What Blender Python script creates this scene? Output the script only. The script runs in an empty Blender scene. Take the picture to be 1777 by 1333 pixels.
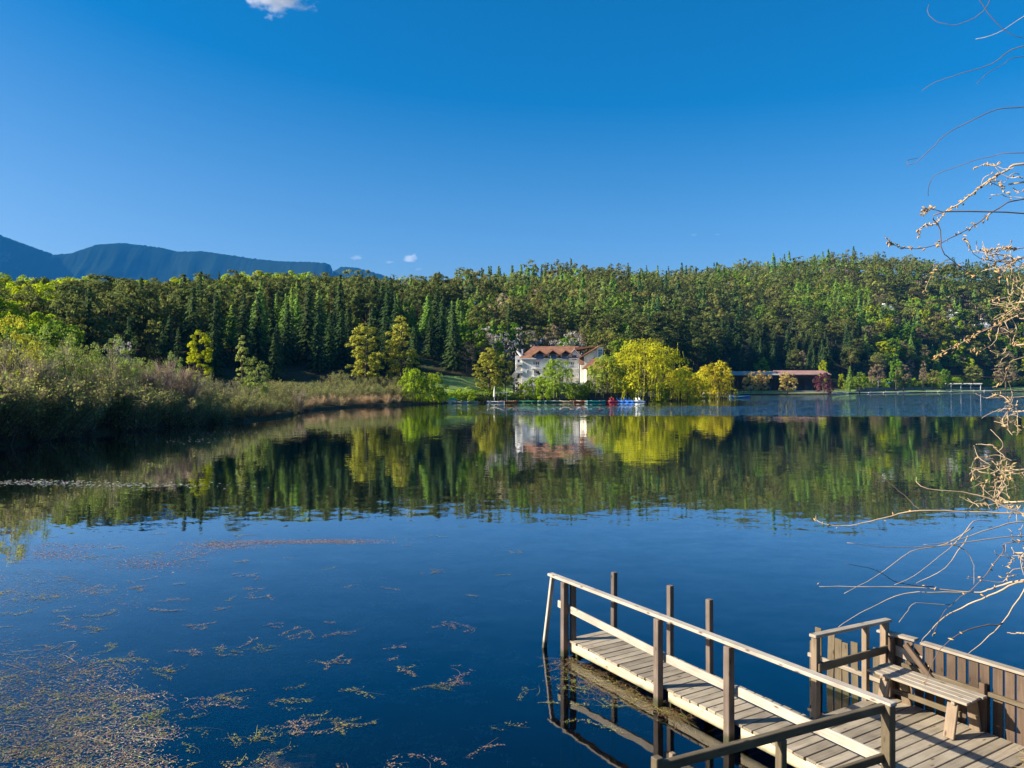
import bpy, bmesh, math, random
import numpy as np
from mathutils import Vector, Matrix, noise
R = math.radians
rng = np.random.default_rng(7)
random.seed(7)
sc = bpy.context.scene
C = sc.collection

# ------------------------------------------------------------------ camera, sky, sun, exposure
F, CX, CY, EYE = 1300.0, 888.5, 666.5, 4.6       # photo focal length and centre in photo pixels, eye height over the water
cam_d = bpy.data.cameras.new('camera')
cam = bpy.data.objects.new('camera', cam_d); C.objects.link(cam)
cam.location = (0, 0, EYE); cam.rotation_euler = (R(90), 0, 0)
cam_d.sensor_width = 36.0; cam_d.lens = 36.0 * F / 1777.0
cam_d.clip_start = 0.05; cam_d.clip_end = 60000
sc.camera = cam

SUN_EL = 28.0
SUN_AZ = 97.0            # degrees to the left of the view direction (+Y)
world = bpy.data.worlds.new('World'); sc.world = world; world.use_nodes = True
wn, wl = world.node_tree.nodes, world.node_tree.links
wn.clear()
wo = wn.new('ShaderNodeOutputWorld'); bg = wn.new('ShaderNodeBackground'); sky = wn.new('ShaderNodeTexSky')
sky.sky_type = 'NISHITA'; sky.sun_disc = False
sky.sun_elevation = R(SUN_EL); sky.sun_rotation = R(-SUN_AZ)
sky.altitude = 500; sky.air_density = 1.0; sky.dust_density = 2.5; sky.ozone_density = 3.0
hs = wn.new('ShaderNodeHueSaturation'); hs.inputs['Saturation'].default_value = 1.52; hs.inputs['Hue'].default_value = 0.497
bg.inputs['Strength'].default_value = 0.058
# the blue deepens steadily from the horizon up
tcw = wn.new('ShaderNodeTexCoord'); spw = wn.new('ShaderNodeSeparateXYZ'); mrw = wn.new('ShaderNodeMapRange')
mrw.inputs['From Min'].default_value = .08; mrw.inputs['From Max'].default_value = .50; mrw.inputs['To Min'].default_value = 1.18; mrw.inputs['To Max'].default_value = 1.72
wl.new(tcw.outputs['Generated'], spw.inputs[0]); wl.new(spw.outputs['Z'], mrw.inputs[0]); wl.new(mrw.outputs[0], hs.inputs['Saturation'])
wl.new(sky.outputs[0], hs.inputs['Color']); wl.new(hs.outputs[0], bg.inputs[0]); wl.new(bg.outputs[0], wo.inputs[0])
sun_d = bpy.data.lights.new('sun', 'SUN'); sun_d.energy = 5.0; sun_d.angle = R(0.5); sun_d.color = (1.0, 0.90, 0.74)
sun = bpy.data.objects.new('sun', sun_d); C.objects.link(sun)
a = R(SUN_AZ)
sdir = Vector((-math.sin(a) * math.cos(R(SUN_EL)), math.cos(a) * math.cos(R(SUN_EL)), math.sin(R(SUN_EL))))   # towards the sun
sun.rotation_euler = sdir.to_track_quat('Z', 'Y').to_euler()
sun.location = (-60, 10, 60)
sc.view_settings.view_transform = 'Standard'; sc.view_settings.look = 'None'
sc.view_settings.exposure = 1.35; sc.view_settings.gamma = 1.0
cy = sc.cycles
cy.use_denoising = True
cy.max_bounces = 8; cy.transparent_max_bounces = 12; cy.volume_bounces = 1; cy.diffuse_bounces = 3; cy.glossy_bounces = 3
cy.caustics_reflective = False; cy.caustics_refractive = False

# ------------------------------------------------------------------ helpers
def px(x, y, z=0.0):
    """photo pixel on the horizontal plane of height z -> world point"""
    d = (EYE - z) * F / (y - CY)
    return Vector(((x - CX) / F * d, d, z))
def at(x, y, d):
    """photo pixel at distance d along the view axis"""
    return Vector(((x - CX) / F * d, d, EYE - (y - CY) / F * d))
def tag(o, label=None, cat=None, group=None, kind=None):
    if label: o['label'] = label
    if cat: o['category'] = cat
    if group: o['group'] = group
    if kind: o['kind'] = kind
    return o
def link(name, me, mats=None, parent=None):
    o = bpy.data.objects.new(name, me); C.objects.link(o)
    if parent is not None: o.parent = parent
    if mats is not None and len(me.materials) == 0:
        for m in (mats if isinstance(mats, (list, tuple)) else [mats]): me.materials.append(m)
    return o
def empty(name, loc=(0, 0, 0), rz=0.0):
    o = bpy.data.objects.new(name, None); C.objects.link(o)
    o.location = loc; o.rotation_euler = (0, 0, rz); o.empty_display_size = 0.2
    return o
def npmesh(name, V, Fq, col=None, smooth=False, midx=None):
    """V (n,3), Fq (m,k) all faces with k corners; col (n,3) point colours"""
    V = np.asarray(V, np.float32); Fq = np.asarray(Fq, np.int32)
    me = bpy.data.meshes.new(name)
    k = Fq.shape[1]
    me.vertices.add(len(V)); me.vertices.foreach_set('co', V.ravel())
    me.loops.add(Fq.size); me.loops.foreach_set('vertex_index', Fq.ravel())
    me.polygons.add(len(Fq)); me.polygons.foreach_set('loop_start', np.arange(0, Fq.size, k, dtype=np.int32))
    if midx is not None: me.polygons.foreach_set('material_index', np.asarray(midx, np.int32))
    me.update(calc_edges=True)
    if smooth: me.polygons.foreach_set('use_smooth', np.ones(len(Fq), bool))
    if col is not None:
        at_ = me.attributes.new('leafcol', 'FLOAT_COLOR', 'POINT')
        c4 = np.ones((len(V), 4), np.float32); c4[:, :3] = col
        at_.data.foreach_set('color', c4.ravel())
    me.validate()
    return me
def pymesh(name, verts, faces, smooth=False):
    me = bpy.data.meshes.new(name); me.from_pydata([tuple(v) for v in verts], [], faces); me.update()
    if smooth:
        for p in me.polygons: p.use_smooth = True
    return me
class MB:
    """collects boxes, prisms and tubes into one mesh"""
    def __init__(s): s.v = []; s.f = []
    def add(s, v, f):
        o = len(s.v); s.v += [tuple(p) for p in v]; s.f += [tuple(i + o for i in q) for q in f]; return s
    def box(s, x0, x1, y0, y1, z0, z1):
        v = [(x0,y0,z0),(x1,y0,z0),(x1,y1,z0),(x0,y1,z0),(x0,y0,z1),(x1,y0,z1),(x1,y1,z1),(x0,y1,z1)]
        return s.add(v, [(3,2,1,0),(4,5,6,7),(0,1,5,4),(1,2,6,5),(2,3,7,6),(3,0,4,7)])
    def hexa(s, lower, upper):
        n = len(lower)
        f = [tuple(reversed(range(n))), tuple(range(n, 2*n))] + [(i, (i+1) % n, n + (i+1) % n, n + i) for i in range(n)]
        return s.add(list(lower) + list(upper), f)
    def bar(s, p0, p1, w, h, up=(0,0,1)):
        p0, p1 = Vector(p0), Vector(p1); d = (p1 - p0).normalized(); upv = Vector(up)
        if abs(d.dot(upv)) > .98: upv = Vector((1,0,0))
        r = d.cross(upv).normalized() * (w/2); u = r.cross(d).normalized() * (h/2)
        return s.hexa([p0-r-u, p0+r-u, p0+r+u, p0-r+u], [p1-r-u, p1+r-u, p1+r+u, p1-r+u])
    def tube(s, pts, radii, n=6, cap=True):
        V, Fc = tube_arrays(pts, radii, n, cap); return s.add(V, Fc)
    def build(s, name, mat, parent=None, smooth=False):
        return link(name, pymesh(name, s.v, s.f, smooth), mat, parent)
def tube_arrays(pts, radii, n=6, cap=True):
    pts = [Vector(p) for p in pts]; V = []; Fc = []
    ref = Vector((0.31, 0.17, 0.93))
    for i, p in enumerate(pts):
        d = (pts[min(i+1, len(pts)-1)] - pts[max(i-1, 0)]).normalized()
        if abs(d.dot(ref)) > .97: rr = Vector((1, 0, 0))
        else: rr = ref
        r = d.cross(rr).normalized(); u = r.cross(d)
        for k in range(n):
            t = 2*math.pi*k/n
            V.append(p + (r*math.cos(t) + u*math.sin(t)) * radii[i])
    for i in range(len(pts)-1):
        for k in range(n):
            a_, b_ = i*n + k, i*n + (k+1) % n
            Fc.append((a_, b_, b_+n, a_+n))
    if cap:
        Fc.append(tuple(reversed(range(n)))); Fc.append(tuple(range((len(pts)-1)*n, len(pts)*n)))
    return V, Fc
def beam_object(name, p0, p1, w, h, mat, parent, roll=0.0, bev=0.006, taper=None):
    """a sawn timber with its length along local X, bevelled, its grain following its length"""
    p0, p1 = Vector(p0), Vector(p1); L = (p1 - p0).length
    bm = bmesh.new()
    bmesh.ops.create_cube(bm, size=1.0)
    for v in bm.verts: v.co = Vector((v.co.x * L, v.co.y * w, v.co.z * h))
    bmesh.ops.bevel(bm, geom=list(bm.edges), offset=min(bev, w*.2, h*.2), segments=1, affect='EDGES')
    me = bpy.data.meshes.new(name); bm.to_mesh(me); bm.free()
    o = link(name, me, mat)
    X = (p1 - p0).normalized(); up = Vector((0,0,1)) if abs(X.z) < .9 else Vector((-.86,-.51,0))
    Y = up.cross(X).normalized(); Z = X.cross(Y)
    M = Matrix((X, Y, Z)).transposed().to_4x4() @ Matrix.Rotation(roll, 4, 'X')
    M.translation = (p0 + p1) / 2
    if parent is not None:
        o.parent = parent; M = Matrix.Translation(parent.location).inverted() @ M
    o.matrix_local = M
    return o

# ------------------------------------------------------------------ materials
def mat(name):
    m = bpy.data.materials.new(name); m.use_nodes = True
    nt = m.node_tree; nt.nodes.clear()
    return m, nt.nodes, nt.links, nt.nodes.new('ShaderNodeOutputMaterial')
def nd(N, t, **kw):
    n = N.new(t)
    for k, v in kw.items():
        if k in n.inputs: n.inputs[k].default_value = v
        else: setattr(n, k, v)
    return n
def ramp(N, stops):
    r = N.new('ShaderNodeValToRGB'); cr = r.color_ramp
    while len(cr.elements) < len(stops): cr.elements.new(.5)
    for e, (p, c) in zip(cr.elements, stops): e.position = p; e.color = (*c, 1)
    return r
def simple(name, col, rough=.6, noise=.15, scale=3.0, metallic=0.0, bump=0.0):
    m, N, L, out = mat(name)
    b = nd(N, 'ShaderNodeBsdfPrincipled', Roughness=rough, Metallic=metallic)
    tc = N.new('ShaderNodeTexCoord'); nz = nd(N, 'ShaderNodeTexNoise', Scale=scale, Detail=5.0)
    L.new(tc.outputs['Object'], nz.inputs['Vector'])
    c = np.array(col)
    r = ramp(N, [(.3, tuple(c*(1-noise))), (.7, tuple(np.minimum(c*(1+noise), 1)))])
    L.new(nz.outputs['Fac'], r.inputs[0]); L.new(r.outputs[0], b.inputs['Base Color'])
    if bump:
        bp = nd(N, 'ShaderNodeBump', Strength=.6, Distance=bump); L.new(nz.outputs['Fac'], bp.inputs['Height']); L.new(bp.outputs[0], b.inputs['Normal'])
    L.new(b.outputs[0], out.inputs[0]); return m
def wood(name, c_dark, c_mid, c_light, rough=.75, var=.22):
    m, N, L, out = mat(name)
    b = nd(N, 'ShaderNodeBsdfPrincipled', Roughness=rough); b.inputs['Specular IOR Level'].default_value = .25
    tc = N.new('ShaderNodeTexCoord'); oi = N.new('ShaderNodeObjectInfo')
    mp = nd(N, 'ShaderNodeMapping'); mp.inputs['Scale'].default_value = (1.6, 26, 26)
    off = nd(N, 'ShaderNodeVectorMath', operation='SCALE'); off.inputs[0].default_value = (37, 17, 53)
    L.new(oi.outputs['Random'], off.inputs['Scale'])
    ad = nd(N, 'ShaderNodeVectorMath', operation='ADD')
    L.new(tc.outputs['Object'], ad.inputs[0]); L.new(off.outputs[0], ad.inputs[1]); L.new(ad.outputs[0], mp.inputs[0])
    g = nd(N, 'ShaderNodeTexNoise', Scale=1.0, Detail=6.0, Roughness=.65, Distortion=.6); L.new(mp.outputs[0], g.inputs['Vector'])
    blot = nd(N, 'ShaderNodeTexNoise', Scale=3.5, Detail=4.0); L.new(ad.outputs[0], blot.inputs['Vector'])
    k_ = .94; r = ramp(N, [(.22, tuple(q*k_ for q in c_dark)), (.5, tuple(q*k_ for q in c_mid)), (.78, tuple(q*k_ for q in c_light))])
    mixf = nd(N, 'ShaderNodeMath', operation='MULTIPLY_ADD'); mixf.inputs[1].default_value = .45; 
    L.new(blot.outputs['Fac'], mixf.inputs[0]); 
    gm = nd(N, 'ShaderNodeMath', operation='MULTIPLY'); gm.inputs[1].default_value = .55; L.new(g.outputs['Fac'], gm.inputs[0]); L.new(gm.outputs[0], mixf.inputs[2])
    L.new(mixf.outputs[0], r.inputs[0])
    hsv = N.new('ShaderNodeHueSaturation')
    mr = nd(N, 'ShaderNodeMapRange'); mr.inputs['To Min'].default_value = 1-var; mr.inputs['To Max'].default_value = 1+var
    L.new(oi.outputs['Random'], mr.inputs[0]); L.new(mr.outputs[0], hsv.inputs['Value']); L.new(r.outputs[0], hsv.inputs['Color'])
    # knots: sparse dark spots
    vor = nd(N, 'ShaderNodeTexVoronoi', Scale=1.0); mp2 = nd(N, 'ShaderNodeMapping'); mp2.inputs['Scale'].default_value = (3.2, 9, 9)
    L.new(ad.outputs[0], mp2.inputs[0]); L.new(mp2.outputs[0], vor.inputs['Vector'])
    kr = ramp(N, [(.06, (.35,.28,.22)), (.17, (1,1,1))]); L.new(vor.outputs['Distance'], kr.inputs[0])
    mu = nd(N, 'ShaderNodeMix', data_type='RGBA', blend_type='MULTIPLY'); mu.inputs[0].default_value = 1.0
    L.new(hsv.outputs[0], mu.inputs[6]); L.new(kr.outputs[0], mu.inputs[7])
    ge = N.new('ShaderNodeNewGeometry'); sz = N.new('ShaderNodeSeparateXYZ'); L.new(ge.outputs['Position'], sz.inputs[0])
    zn = nd(N, 'ShaderNodeMath', operation='MULTIPLY_ADD'); zn.inputs[1].default_value = -.16; L.new(blot.outputs['Fac'], zn.inputs[0]); L.new(sz.outputs['Z'], zn.inputs[2])
    am = nd(N, 'ShaderNodeMapRange'); am.inputs['From Min'].default_value = .0; am.inputs['From Max'].default_value = .07; am.inputs['To Min'].default_value = .85; am.inputs['To Max'].default_value = 0.0; L.new(zn.outputs[0], am.inputs[0])
    mg = nd(N, 'ShaderNodeMix', data_type='RGBA'); mg.inputs[7].default_value = (.035, .04, .015, 1); L.new(am.outputs[0], mg.inputs[0]); L.new(mu.outputs[2], mg.inputs[6]); L.new(mg.outputs[2], b.inputs['Base Color'])
    bp = nd(N, 'ShaderNodeBump', Strength=.5, Distance=.006); L.new(g.outputs['Fac'], bp.inputs['Height']); L.new(bp.outputs[0], b.inputs['Normal'])
    L.new(b.outputs[0], out.inputs[0]); return m
def foliage(name='foliage', transl=.5):
    m, N, L, out = mat(name)
    at_ = N.new('ShaderNodeAttribute'); at_.attribute_name = 'leafcol'
    oi = N.new('ShaderNodeObjectInfo'); ge = N.new('ShaderNodeNewGeometry')
    hsv = N.new('ShaderNodeHueSaturation'); hsv.inputs['Saturation'].default_value = 1.02
    mr = nd(N, 'ShaderNodeMapRange'); mr.inputs['To Min'].default_value = .485; mr.inputs['To Max'].default_value = .515
    L.new(oi.outputs['Random'], mr.inputs[0]); L.new(mr.outputs[0], hsv.inputs['Hue'])
    m2 = nd(N, 'ShaderNodeMapRange'); m2.inputs['To Min'].default_value = 1.3; m2.inputs['To Max'].default_value = 1.75
    L.new(ge.outputs['Random Per Island'], m2.inputs[0]); L.new(m2.outputs[0], hsv.inputs['Value'])
    L.new(at_.outputs['Color'], hsv.inputs['Color'])
    d = N.new('ShaderNodeBsdfDiffuse'); t = N.new('ShaderNodeBsdfTranslucent'); mx = nd(N, 'ShaderNodeMixShader', Fac=transl)
    L.new(hsv.outputs[0], d.inputs[0]); L.new(hsv.outputs[0], t.inputs[0])
    L.new(d.outputs[0], mx.inputs[1]); L.new(t.outputs[0], mx.inputs[2]); L.new(mx.outputs[0], out.inputs[0])
    return m
M = {}
M['leaf'] = foliage()
M['bark'] = simple('bark', (.085, .062, .045), .9, .35, 6.0)
M['pine_bark'] = simple('pine_bark', (.16, .095, .06), .9, .3, 4.0)
M['twig'] = simple('twig', (.40, .30, .185), .7, .3, 9.0)
M['dark_twig'] = simple('dark_twig', (.15, .10, .075), .8, .3, 9.0)
M['husk'] = simple('husk', (.42, .27, .11), .8, .4, 30.0)
M['deck'] = wood('deck_wood', (.12,.095,.07), (.31,.26,.19), (.45,.395,.30))
M['rail'] = wood('rail_wood', (.19,.155,.125), (.44,.385,.315), (.60,.54,.45), var=.1)
M['new'] = wood('fascia_wood', (.30,.23,.13), (.62,.52,.34), (.74,.66,.48), var=.08)
M['post'] = wood('post_wood', (.06,.046,.037), (.15,.114,.09), (.25,.20,.16), var=.15)
M['olive'] = wood('shore_rail_wood', (.05,.04,.025), (.135,.105,.065), (.23,.185,.12), var=.12)
M['fence'] = wood('fence_wood', (.035,.024,.017), (.10,.068,.046), (.17,.12,.085), var=.3)
M['grey'] = wood('grey_wood', (.13,.11,.085), (.33,.28,.215), (.48,.42,.33), var=.1)
M['tan'] = wood('tan_wood', (.09,.065,.045), (.25,.185,.125), (.36,.28,.20), var=.12)
M['white'] = simple('white_plaster', (.76,.74,.69), .8, .06, 1.5)
M['cream'] = simple('cream_plaster', (.74,.66,.50), .8, .06, 1.5)
M['whitep'] = simple('white_paint', (.8,.8,.8), .5, .05, 2.0)
M['glass'] = simple('window_glass', (.03,.05,.08), .08, .2, 1.0)
M['blue_glass'] = simple('blue_glass', (.05,.18,.34), .1, .2, 1.0)
M['frame'] = simple('window_frame', (.6,.58,.55), .6, .05)
M['awning'] = simple('awning_cloth', (.22,.24,.45), .8, .1, 4.0)
M['darkwood'] = simple('dark_timber', (.035,.026,.022), .8, .3, 3.0)
M['conc'] = simple('concrete', (.34,.33,.30), .85, .15, 1.0)
M['dark_conc'] = simple('dark_concrete', (.13,.13,.125), .9, .25, .4)
M['grass'] = simple('lawn', (.15,.23,.045), .95, .35, .25)

# ------------------------------------------------------------------ terrain
TX  = np.array([-700,-400,   0, 250, 420, 500, 540, 620, 700, 800, 900,1050,1150,1210,1262,1285,1450,1600,1720,1850,2400,3200])
YS  = np.array([  38,  42,  55,  76,  90, 108, 131, 151, 164, 184, 189, 189, 204, 224, 252, 318, 350, 400, 460, 500, 520, 500], float)
YF  = np.array([ 110, 115, 128, 150, 172, 182, 188, 198, 205, 212, 236, 252, 292, 325, 350, 366, 392, 448, 505, 530, 560, 560], float)
YR  = np.array([ 290, 300, 310, 320, 322, 324, 326, 330, 335, 372, 450, 540, 570, 600, 620, 630, 650, 655, 680, 700, 720, 720], float)
SKY = np.array([ 470, 470, 480, 486, 482, 482, 484, 486, 486, 482, 470, 467, 477, 472, 462, 457, 445, 450, 464, 470, 472, 472], float)
ZF  = np.array([ 3.0, 3.0, 3.0, 3.0, 4.5, 5.5, 6.0, 6.5, 6.5, 6.0, 5.0, 5.0, 4.0, 3.5, 3.0, 3.0, 3.0, 4.0, 4.5, 5.0, 5.0, 5.0], float)
ph = rng.uniform(0, 6.28, 12)
def bumpy(X, Y):
    return (np.sin(X/31+ph[0]+np.sin(Y/47))*1.0 + np.sin(Y/23+ph[1]+np.sin(X/38))*.9 + np.sin((X+Y)/13+ph[2])*.45 + np.sin((X-1.3*Y)/9+ph[3])*.3)
def terrain(X, Y):
    X = np.asarray(X, float); Y = np.asarray(Y, float)
    p = CX + F * X / np.maximum(Y, 1)
    ys, yf, yr, sk, zf = (np.interp(p, TX, t) for t in (YS, YF, YR, SKY, ZF))
    zr = EYE + (CY - sk) * yr / F - 14.0
    bank = np.clip((Y - ys) / np.maximum(yf - ys, 1), 0, 1)
    zb = .35 + (zf - .35) * bank**1.5
    t = np.clip((Y - yf) / (yr - yf), 0, 1.0)
    prof = t * (1.25 - .25*t)
    prof = np.clip(prof, 0, 1)
    z = zb + (zr - zf) * prof + bumpy(X, Y) * 1.5 * np.clip(t * 4, 0, 1)
    z = np.where(Y > yr, z - (Y - yr) * .06, z)
    under = np.clip((ys - Y) / 14.0, 0, 1)
    z = np.where(Y < ys, .35 - np.minimum((ys - Y) * .5, .5) - under * 2.4, z)
    return z
def tz(x, y): return float(terrain(x, y))

def ground_material():
    m, N, L, out = mat('forest_ground')
    b = nd(N, 'ShaderNodeBsdfPrincipled', Roughness=.95); b.inputs['Specular IOR Level'].default_value = .1
    ge = N.new('ShaderNodeNewGeometry'); n1 = nd(N, 'ShaderNodeTexNoise', Scale=.06, Detail=8.0, Roughness=.6); n2 = nd(N, 'ShaderNodeTexNoise', Scale=1.2, Detail=6.0)
    L.new(ge.outputs['Position'], n1.inputs['Vector']); L.new(ge.outputs['Position'], n2.inputs['Vector'])
    r1 = ramp(N, [(.35, (.035,.045,.014)), (.55, (.06,.05,.028)), (.7, (.055,.085,.02))]); L.new(n1.outputs['Fac'], r1.inputs[0])
    r2 = ramp(N, [(.3, (.55,.55,.55)), (.7, (1.25,1.25,1.25))]); L.new(n2.outputs['Fac'], r2.inputs[0])
    mu = nd(N, 'ShaderNodeMix', data_type='RGBA', blend_type='MULTIPLY'); mu.inputs[0].default_value = 1.0
    L.new(r1.outputs[0], mu.inputs[6]); L.new(r2.outputs[0], mu.inputs[7]); L.new(mu.outputs[2], b.inputs['Base Color'])
    L.new(b.outputs[0], out.inputs[0]); return m
M['ground'] = ground_material()
pxs = np.concatenate([np.linspace(-3000, -300, 28), np.linspace(-250, 2050, 150), np.linspace(2100, 4200, 24)])
ts = np.concatenate([np.linspace(-.35, 0, 12)[:-1], np.linspace(0, 1, 26)[:-1], np.linspace(1, 3, 60), np.array([3.3, 4, 6, 10, 20, 40])])
GV = []
for p in pxs:
    ys, yf, yr = np.interp(p, TX, YS), np.interp(p, TX, YF), np.interp(p, TX, YR)
    for t in ts:
        if t < 0: Y = ys + t * 45
        elif t < 1: Y = ys + (yf - ys) * t
        elif t <= 3: Y = yf + (yr + 60 - yf) * (t - 1) / 2
        else: Y = yr + 60 + (t - 3) * 120
        X = (p - CX) / F * Y
        GV.append((X, Y, tz(X, Y)))
nt_ = len(ts); GF = [(i*nt_+j, (i+1)*nt_+j, (i+1)*nt_+j+1, i*nt_+j+1) for i in range(len(pxs)-1) for j in range(nt_-1)]
tag(link('hillside', npmesh('hillside', GV, GF, smooth=True), M['ground']), kind='structure')
# the plain beyond and beneath everything
tag(MB().add([(-14000,-3000,-30),(14000,-3000,-30),(14000,16000,-30),(-14000,16000,-30)], [(0,1,2,3)]).build('ground', M['ground']), kind='structure')

# lake bed and water
def bed_material():
    m, N, L, out = mat('lake_bed')
    b = nd(N, 'ShaderNodeBsdfPrincipled', Roughness=1.0); b.inputs['Specular IOR Level'].default_value = 0
    ge = N.new('ShaderNodeNewGeometry'); n1 = nd(N, 'ShaderNodeTexNoise', Scale=.35, Detail=5.0)
    L.new(ge.outputs['Position'], n1.inputs['Vector'])
    r = ramp(N, [(.3, (.002,.022,.030)), (.7, (.003,.030,.038))]); L.new(n1.outputs['Fac'], r.inputs[0]); L.new(r.outputs[0], b.inputs['Base Color'])
    L.new(b.outputs[0], out.inputs[0]); return m
M['bed'] = bed_material()
tag(MB().add([(-700,-60,-2.6),(900,-60,-2.6),(900,700,-2.6),(-700,700,-2.6)], [(0,1,2,3)]).build('lake_bed', M['bed']), kind='structure')
def water_material():
    m, N, L, out = mat('lake_water')
    ge = N.new('ShaderNodeNewGeometry')
    def math_(op, a=None, b=None, c=None):
        n = nd(N, 'ShaderNodeMath', operation=op)
        for i, v in enumerate((a, b, c)):
            if v is None: continue
            if isinstance(v, (int, float)): n.inputs[i].default_value = v
            else: L.new(v, n.inputs[i])
        return n.outputs[0]
    sep = N.new('ShaderNodeSeparateXYZ'); L.new(ge.outputs['Position'], sep.inputs[0])
    # where the breeze ruffles the surface: a long streak of the lake and the open water towards the far beach
    wob = nd(N, 'ShaderNodeTexNoise', Scale=.02, Detail=3.0); L.new(ge.outputs['Position'], wob.inputs['Vector'])
    wy = math_('MULTIPLY_ADD', wob.outputs['Fac'], 26.0, math_('SUBTRACT', sep.outputs['Y'], 13.0))
    def sstep(v, a0, a1):
        n = nd(N, 'ShaderNodeMapRange', interpolation_type='SMOOTHSTEP'); L.new(v, n.inputs[0])
        n.inputs['From Min'].default_value = a0; n.inputs['From Max'].default_value = a1; return n.outputs[0]
    streak = math_('MULTIPLY', sstep(wy, 104, 114), sstep(sep.outputs['X'], -22, 18))
    inshore = math_('MULTIPLY', sstep(wy, 164, 146), 1.0)
    open_r = sstep(math_('SUBTRACT', sep.outputs['X'], math_('MULTIPLY', sep.outputs['Y'], .29)), -4, 12)
    ruff = math_('MULTIPLY', streak, math_('MAXIMUM', inshore, math_('MULTIPLY', open_r, .8)))
    # lighter cat's-paws
    paw = nd(N, 'ShaderNodeTexNoise', Scale=1.0, Detail=4.0); mpp = nd(N, 'ShaderNodeMapping'); mpp.inputs['Scale'].default_value = (.02, .06, 1)
    L.new(ge.outputs['Position'], mpp.inputs[0]); L.new(mpp.outputs[0], paw.inputs['Vector'])
    pawm = sstep(paw.outputs['Fac'], .45, .75)
    amp = math_('MULTIPLY_ADD', pawm, .05, .042)
    amp = math_('MULTIPLY_ADD', ruff, 2.4, amp)
    def nz(sx, sy, det=3.0):
        mp = nd(N, 'ShaderNodeMapping'); mp.inputs['Scale'].default_value = (sx, sy, 1); L.new(ge.outputs['Position'], mp.inputs[0])
        n = nd(N, 'ShaderNodeTexNoise', Scale=1.0, Detail=det); L.new(mp.outputs[0], n.inputs['Vector']); return n.outputs['Color']
    s1, s2 = nz(.9, 1.7), nz(4.0, 7.0, 2.0)
    mixc = nd(N, 'ShaderNodeMix', data_type='RGBA'); mixc.inputs[0].default_value = .45; L.new(s1, mixc.inputs[6]); L.new(s2, mixc.inputs[7])
    sb = nd(N, 'ShaderNodeVectorMath', operation='SUBTRACT'); sb.inputs[1].default_value = (.5, .5, .5); L.new(mixc.outputs[2], sb.inputs[0])
    sl = nd(N, 'ShaderNodeVectorMath', operation='MULTIPLY'); sl.inputs[1].default_value = (.5, 1, 0); L.new(sb.outputs[0], sl.inputs[0])
    sca = nd(N, 'ShaderNodeVectorMath', operation='SCALE'); L.new(sl.outputs[0], sca.inputs[0]); L.new(amp, sca.inputs['Scale'])
    ad = nd(N, 'ShaderNodeVectorMath', operation='ADD'); ad.inputs[1].default_value = (0, 0, 1); L.new(sca.outputs[0], ad.inputs[0])
    no = nd(N, 'ShaderNodeVectorMath', operation='NORMALIZE'); L.new(ad.outputs[0], no.inputs[0])
    fr0 = nd(N, 'ShaderNodeFresnel', IOR=1.333); L.new(no.outputs[0], fr0.inputs['Normal'])
    fr = nd(N, 'ShaderNodeMath', operation='MULTIPLY', use_clamp=True); fr.inputs[1].default_value = 1.8; L.new(fr0.outputs[0], fr.inputs[0])
    gl = nd(N, 'ShaderNodeBsdfGlossy', Roughness=.015); gl.inputs['Color'].default_value = (.93, .96, 1, 1); L.new(no.outputs[0], gl.inputs['Normal'])
    tr = N.new('ShaderNodeBsdfTransparent'); tr.inputs[0].default_value = (.62, .84, .92, 1)
    mx = N.new('ShaderNodeMixShader'); L.new(fr.outputs[0], mx.inputs[0]); L.new(tr.outputs[0], mx.inputs[1]); L.new(gl.outputs[0], mx.inputs[2])
    L.new(mx.outputs[0], out.inputs[0]); return m
M['water'] = water_material()
tag(MB().add([(-600,-40,0),(800,-40,0),(800,640,0),(-600,640,0)], [(0,1,2,3)]).build('lake_water', M['water']), kind='structure')

# near bank under and behind the camera
def bank_z(x, y):
    edge = np.interp(x, [-80, -6, 1.0, 3.2, 8.5, 14, 40], [2.0, 5.2, 6.0, 6.9, 7.6, 8.5, 14])
    d = edge - y
    return np.where(d < 0, d * 1.6 - .05, np.minimum(.12 + d * .46, 2.9 + .02 * d)) + .05*np.sin(x*1.7+y) + .04*np.sin(y*2.3-x)
bx = np.linspace(-70, 40, 111); by = np.concatenate([np.linspace(-60, -4, 15), np.linspace(-3, 22, 60)])
BV = np.array([(x, y, max(float(bank_z(x, y)), -2.9)) for x in bx for y in by]); nb = len(by)
BF = [(i*nb+j, (i+1)*nb+j, (i+1)*nb+j+1, i*nb+j+1) for i in range(len(bx)-1) for j in range(nb-1)]
tag(link('shore_bank', npmesh('shore_bank', BV, BF, smooth=True), M['ground']), kind='structure')

# ------------------------------------------------------------------ far mountains
def rock_material():
    m, N, L, out = mat('mountain_rock')
    b = nd(N, 'ShaderNodeBsdfPrincipled', Roughness=1.0); b.inputs['Specular IOR Level'].default_value = 0
    ge = N.new('ShaderNodeNewGeometry'); sp = N.new('ShaderNodeSeparateXYZ'); L.new(ge.outputs['Normal'], sp.inputs[0])
    n1 = nd(N, 'ShaderNodeTexNoise', Scale=.009, Detail=9.0, Roughness=.75); L.new(ge.outputs['Position'], n1.inputs['Vector'])
    r = ramp(N, [(.33, (.11,.095,.085)), (.43, (.012,.022,.012)), (1.0, (.008,.018,.010))])
    ad = nd(N, 'ShaderNodeMath', operation='MULTIPLY_ADD'); ad.inputs[1].default_value = .5; L.new(n1.outputs['Fac'], ad.inputs[0])
    m2 = nd(N, 'ShaderNodeMath', operation='MULTIPLY'); m2.inputs[1].default_value = .42; L.new(sp.outputs['Z'], m2.inputs[0]); L.new(m2.outputs[0], ad.inputs[2])
    L.new(ad.outputs[0], r.inputs[0]); L.new(r.outputs[0], b.inputs['Base Color']); L.new(b.outputs[0], out.inputs[0]); return m
M['rock'] = rock_material()
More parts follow.
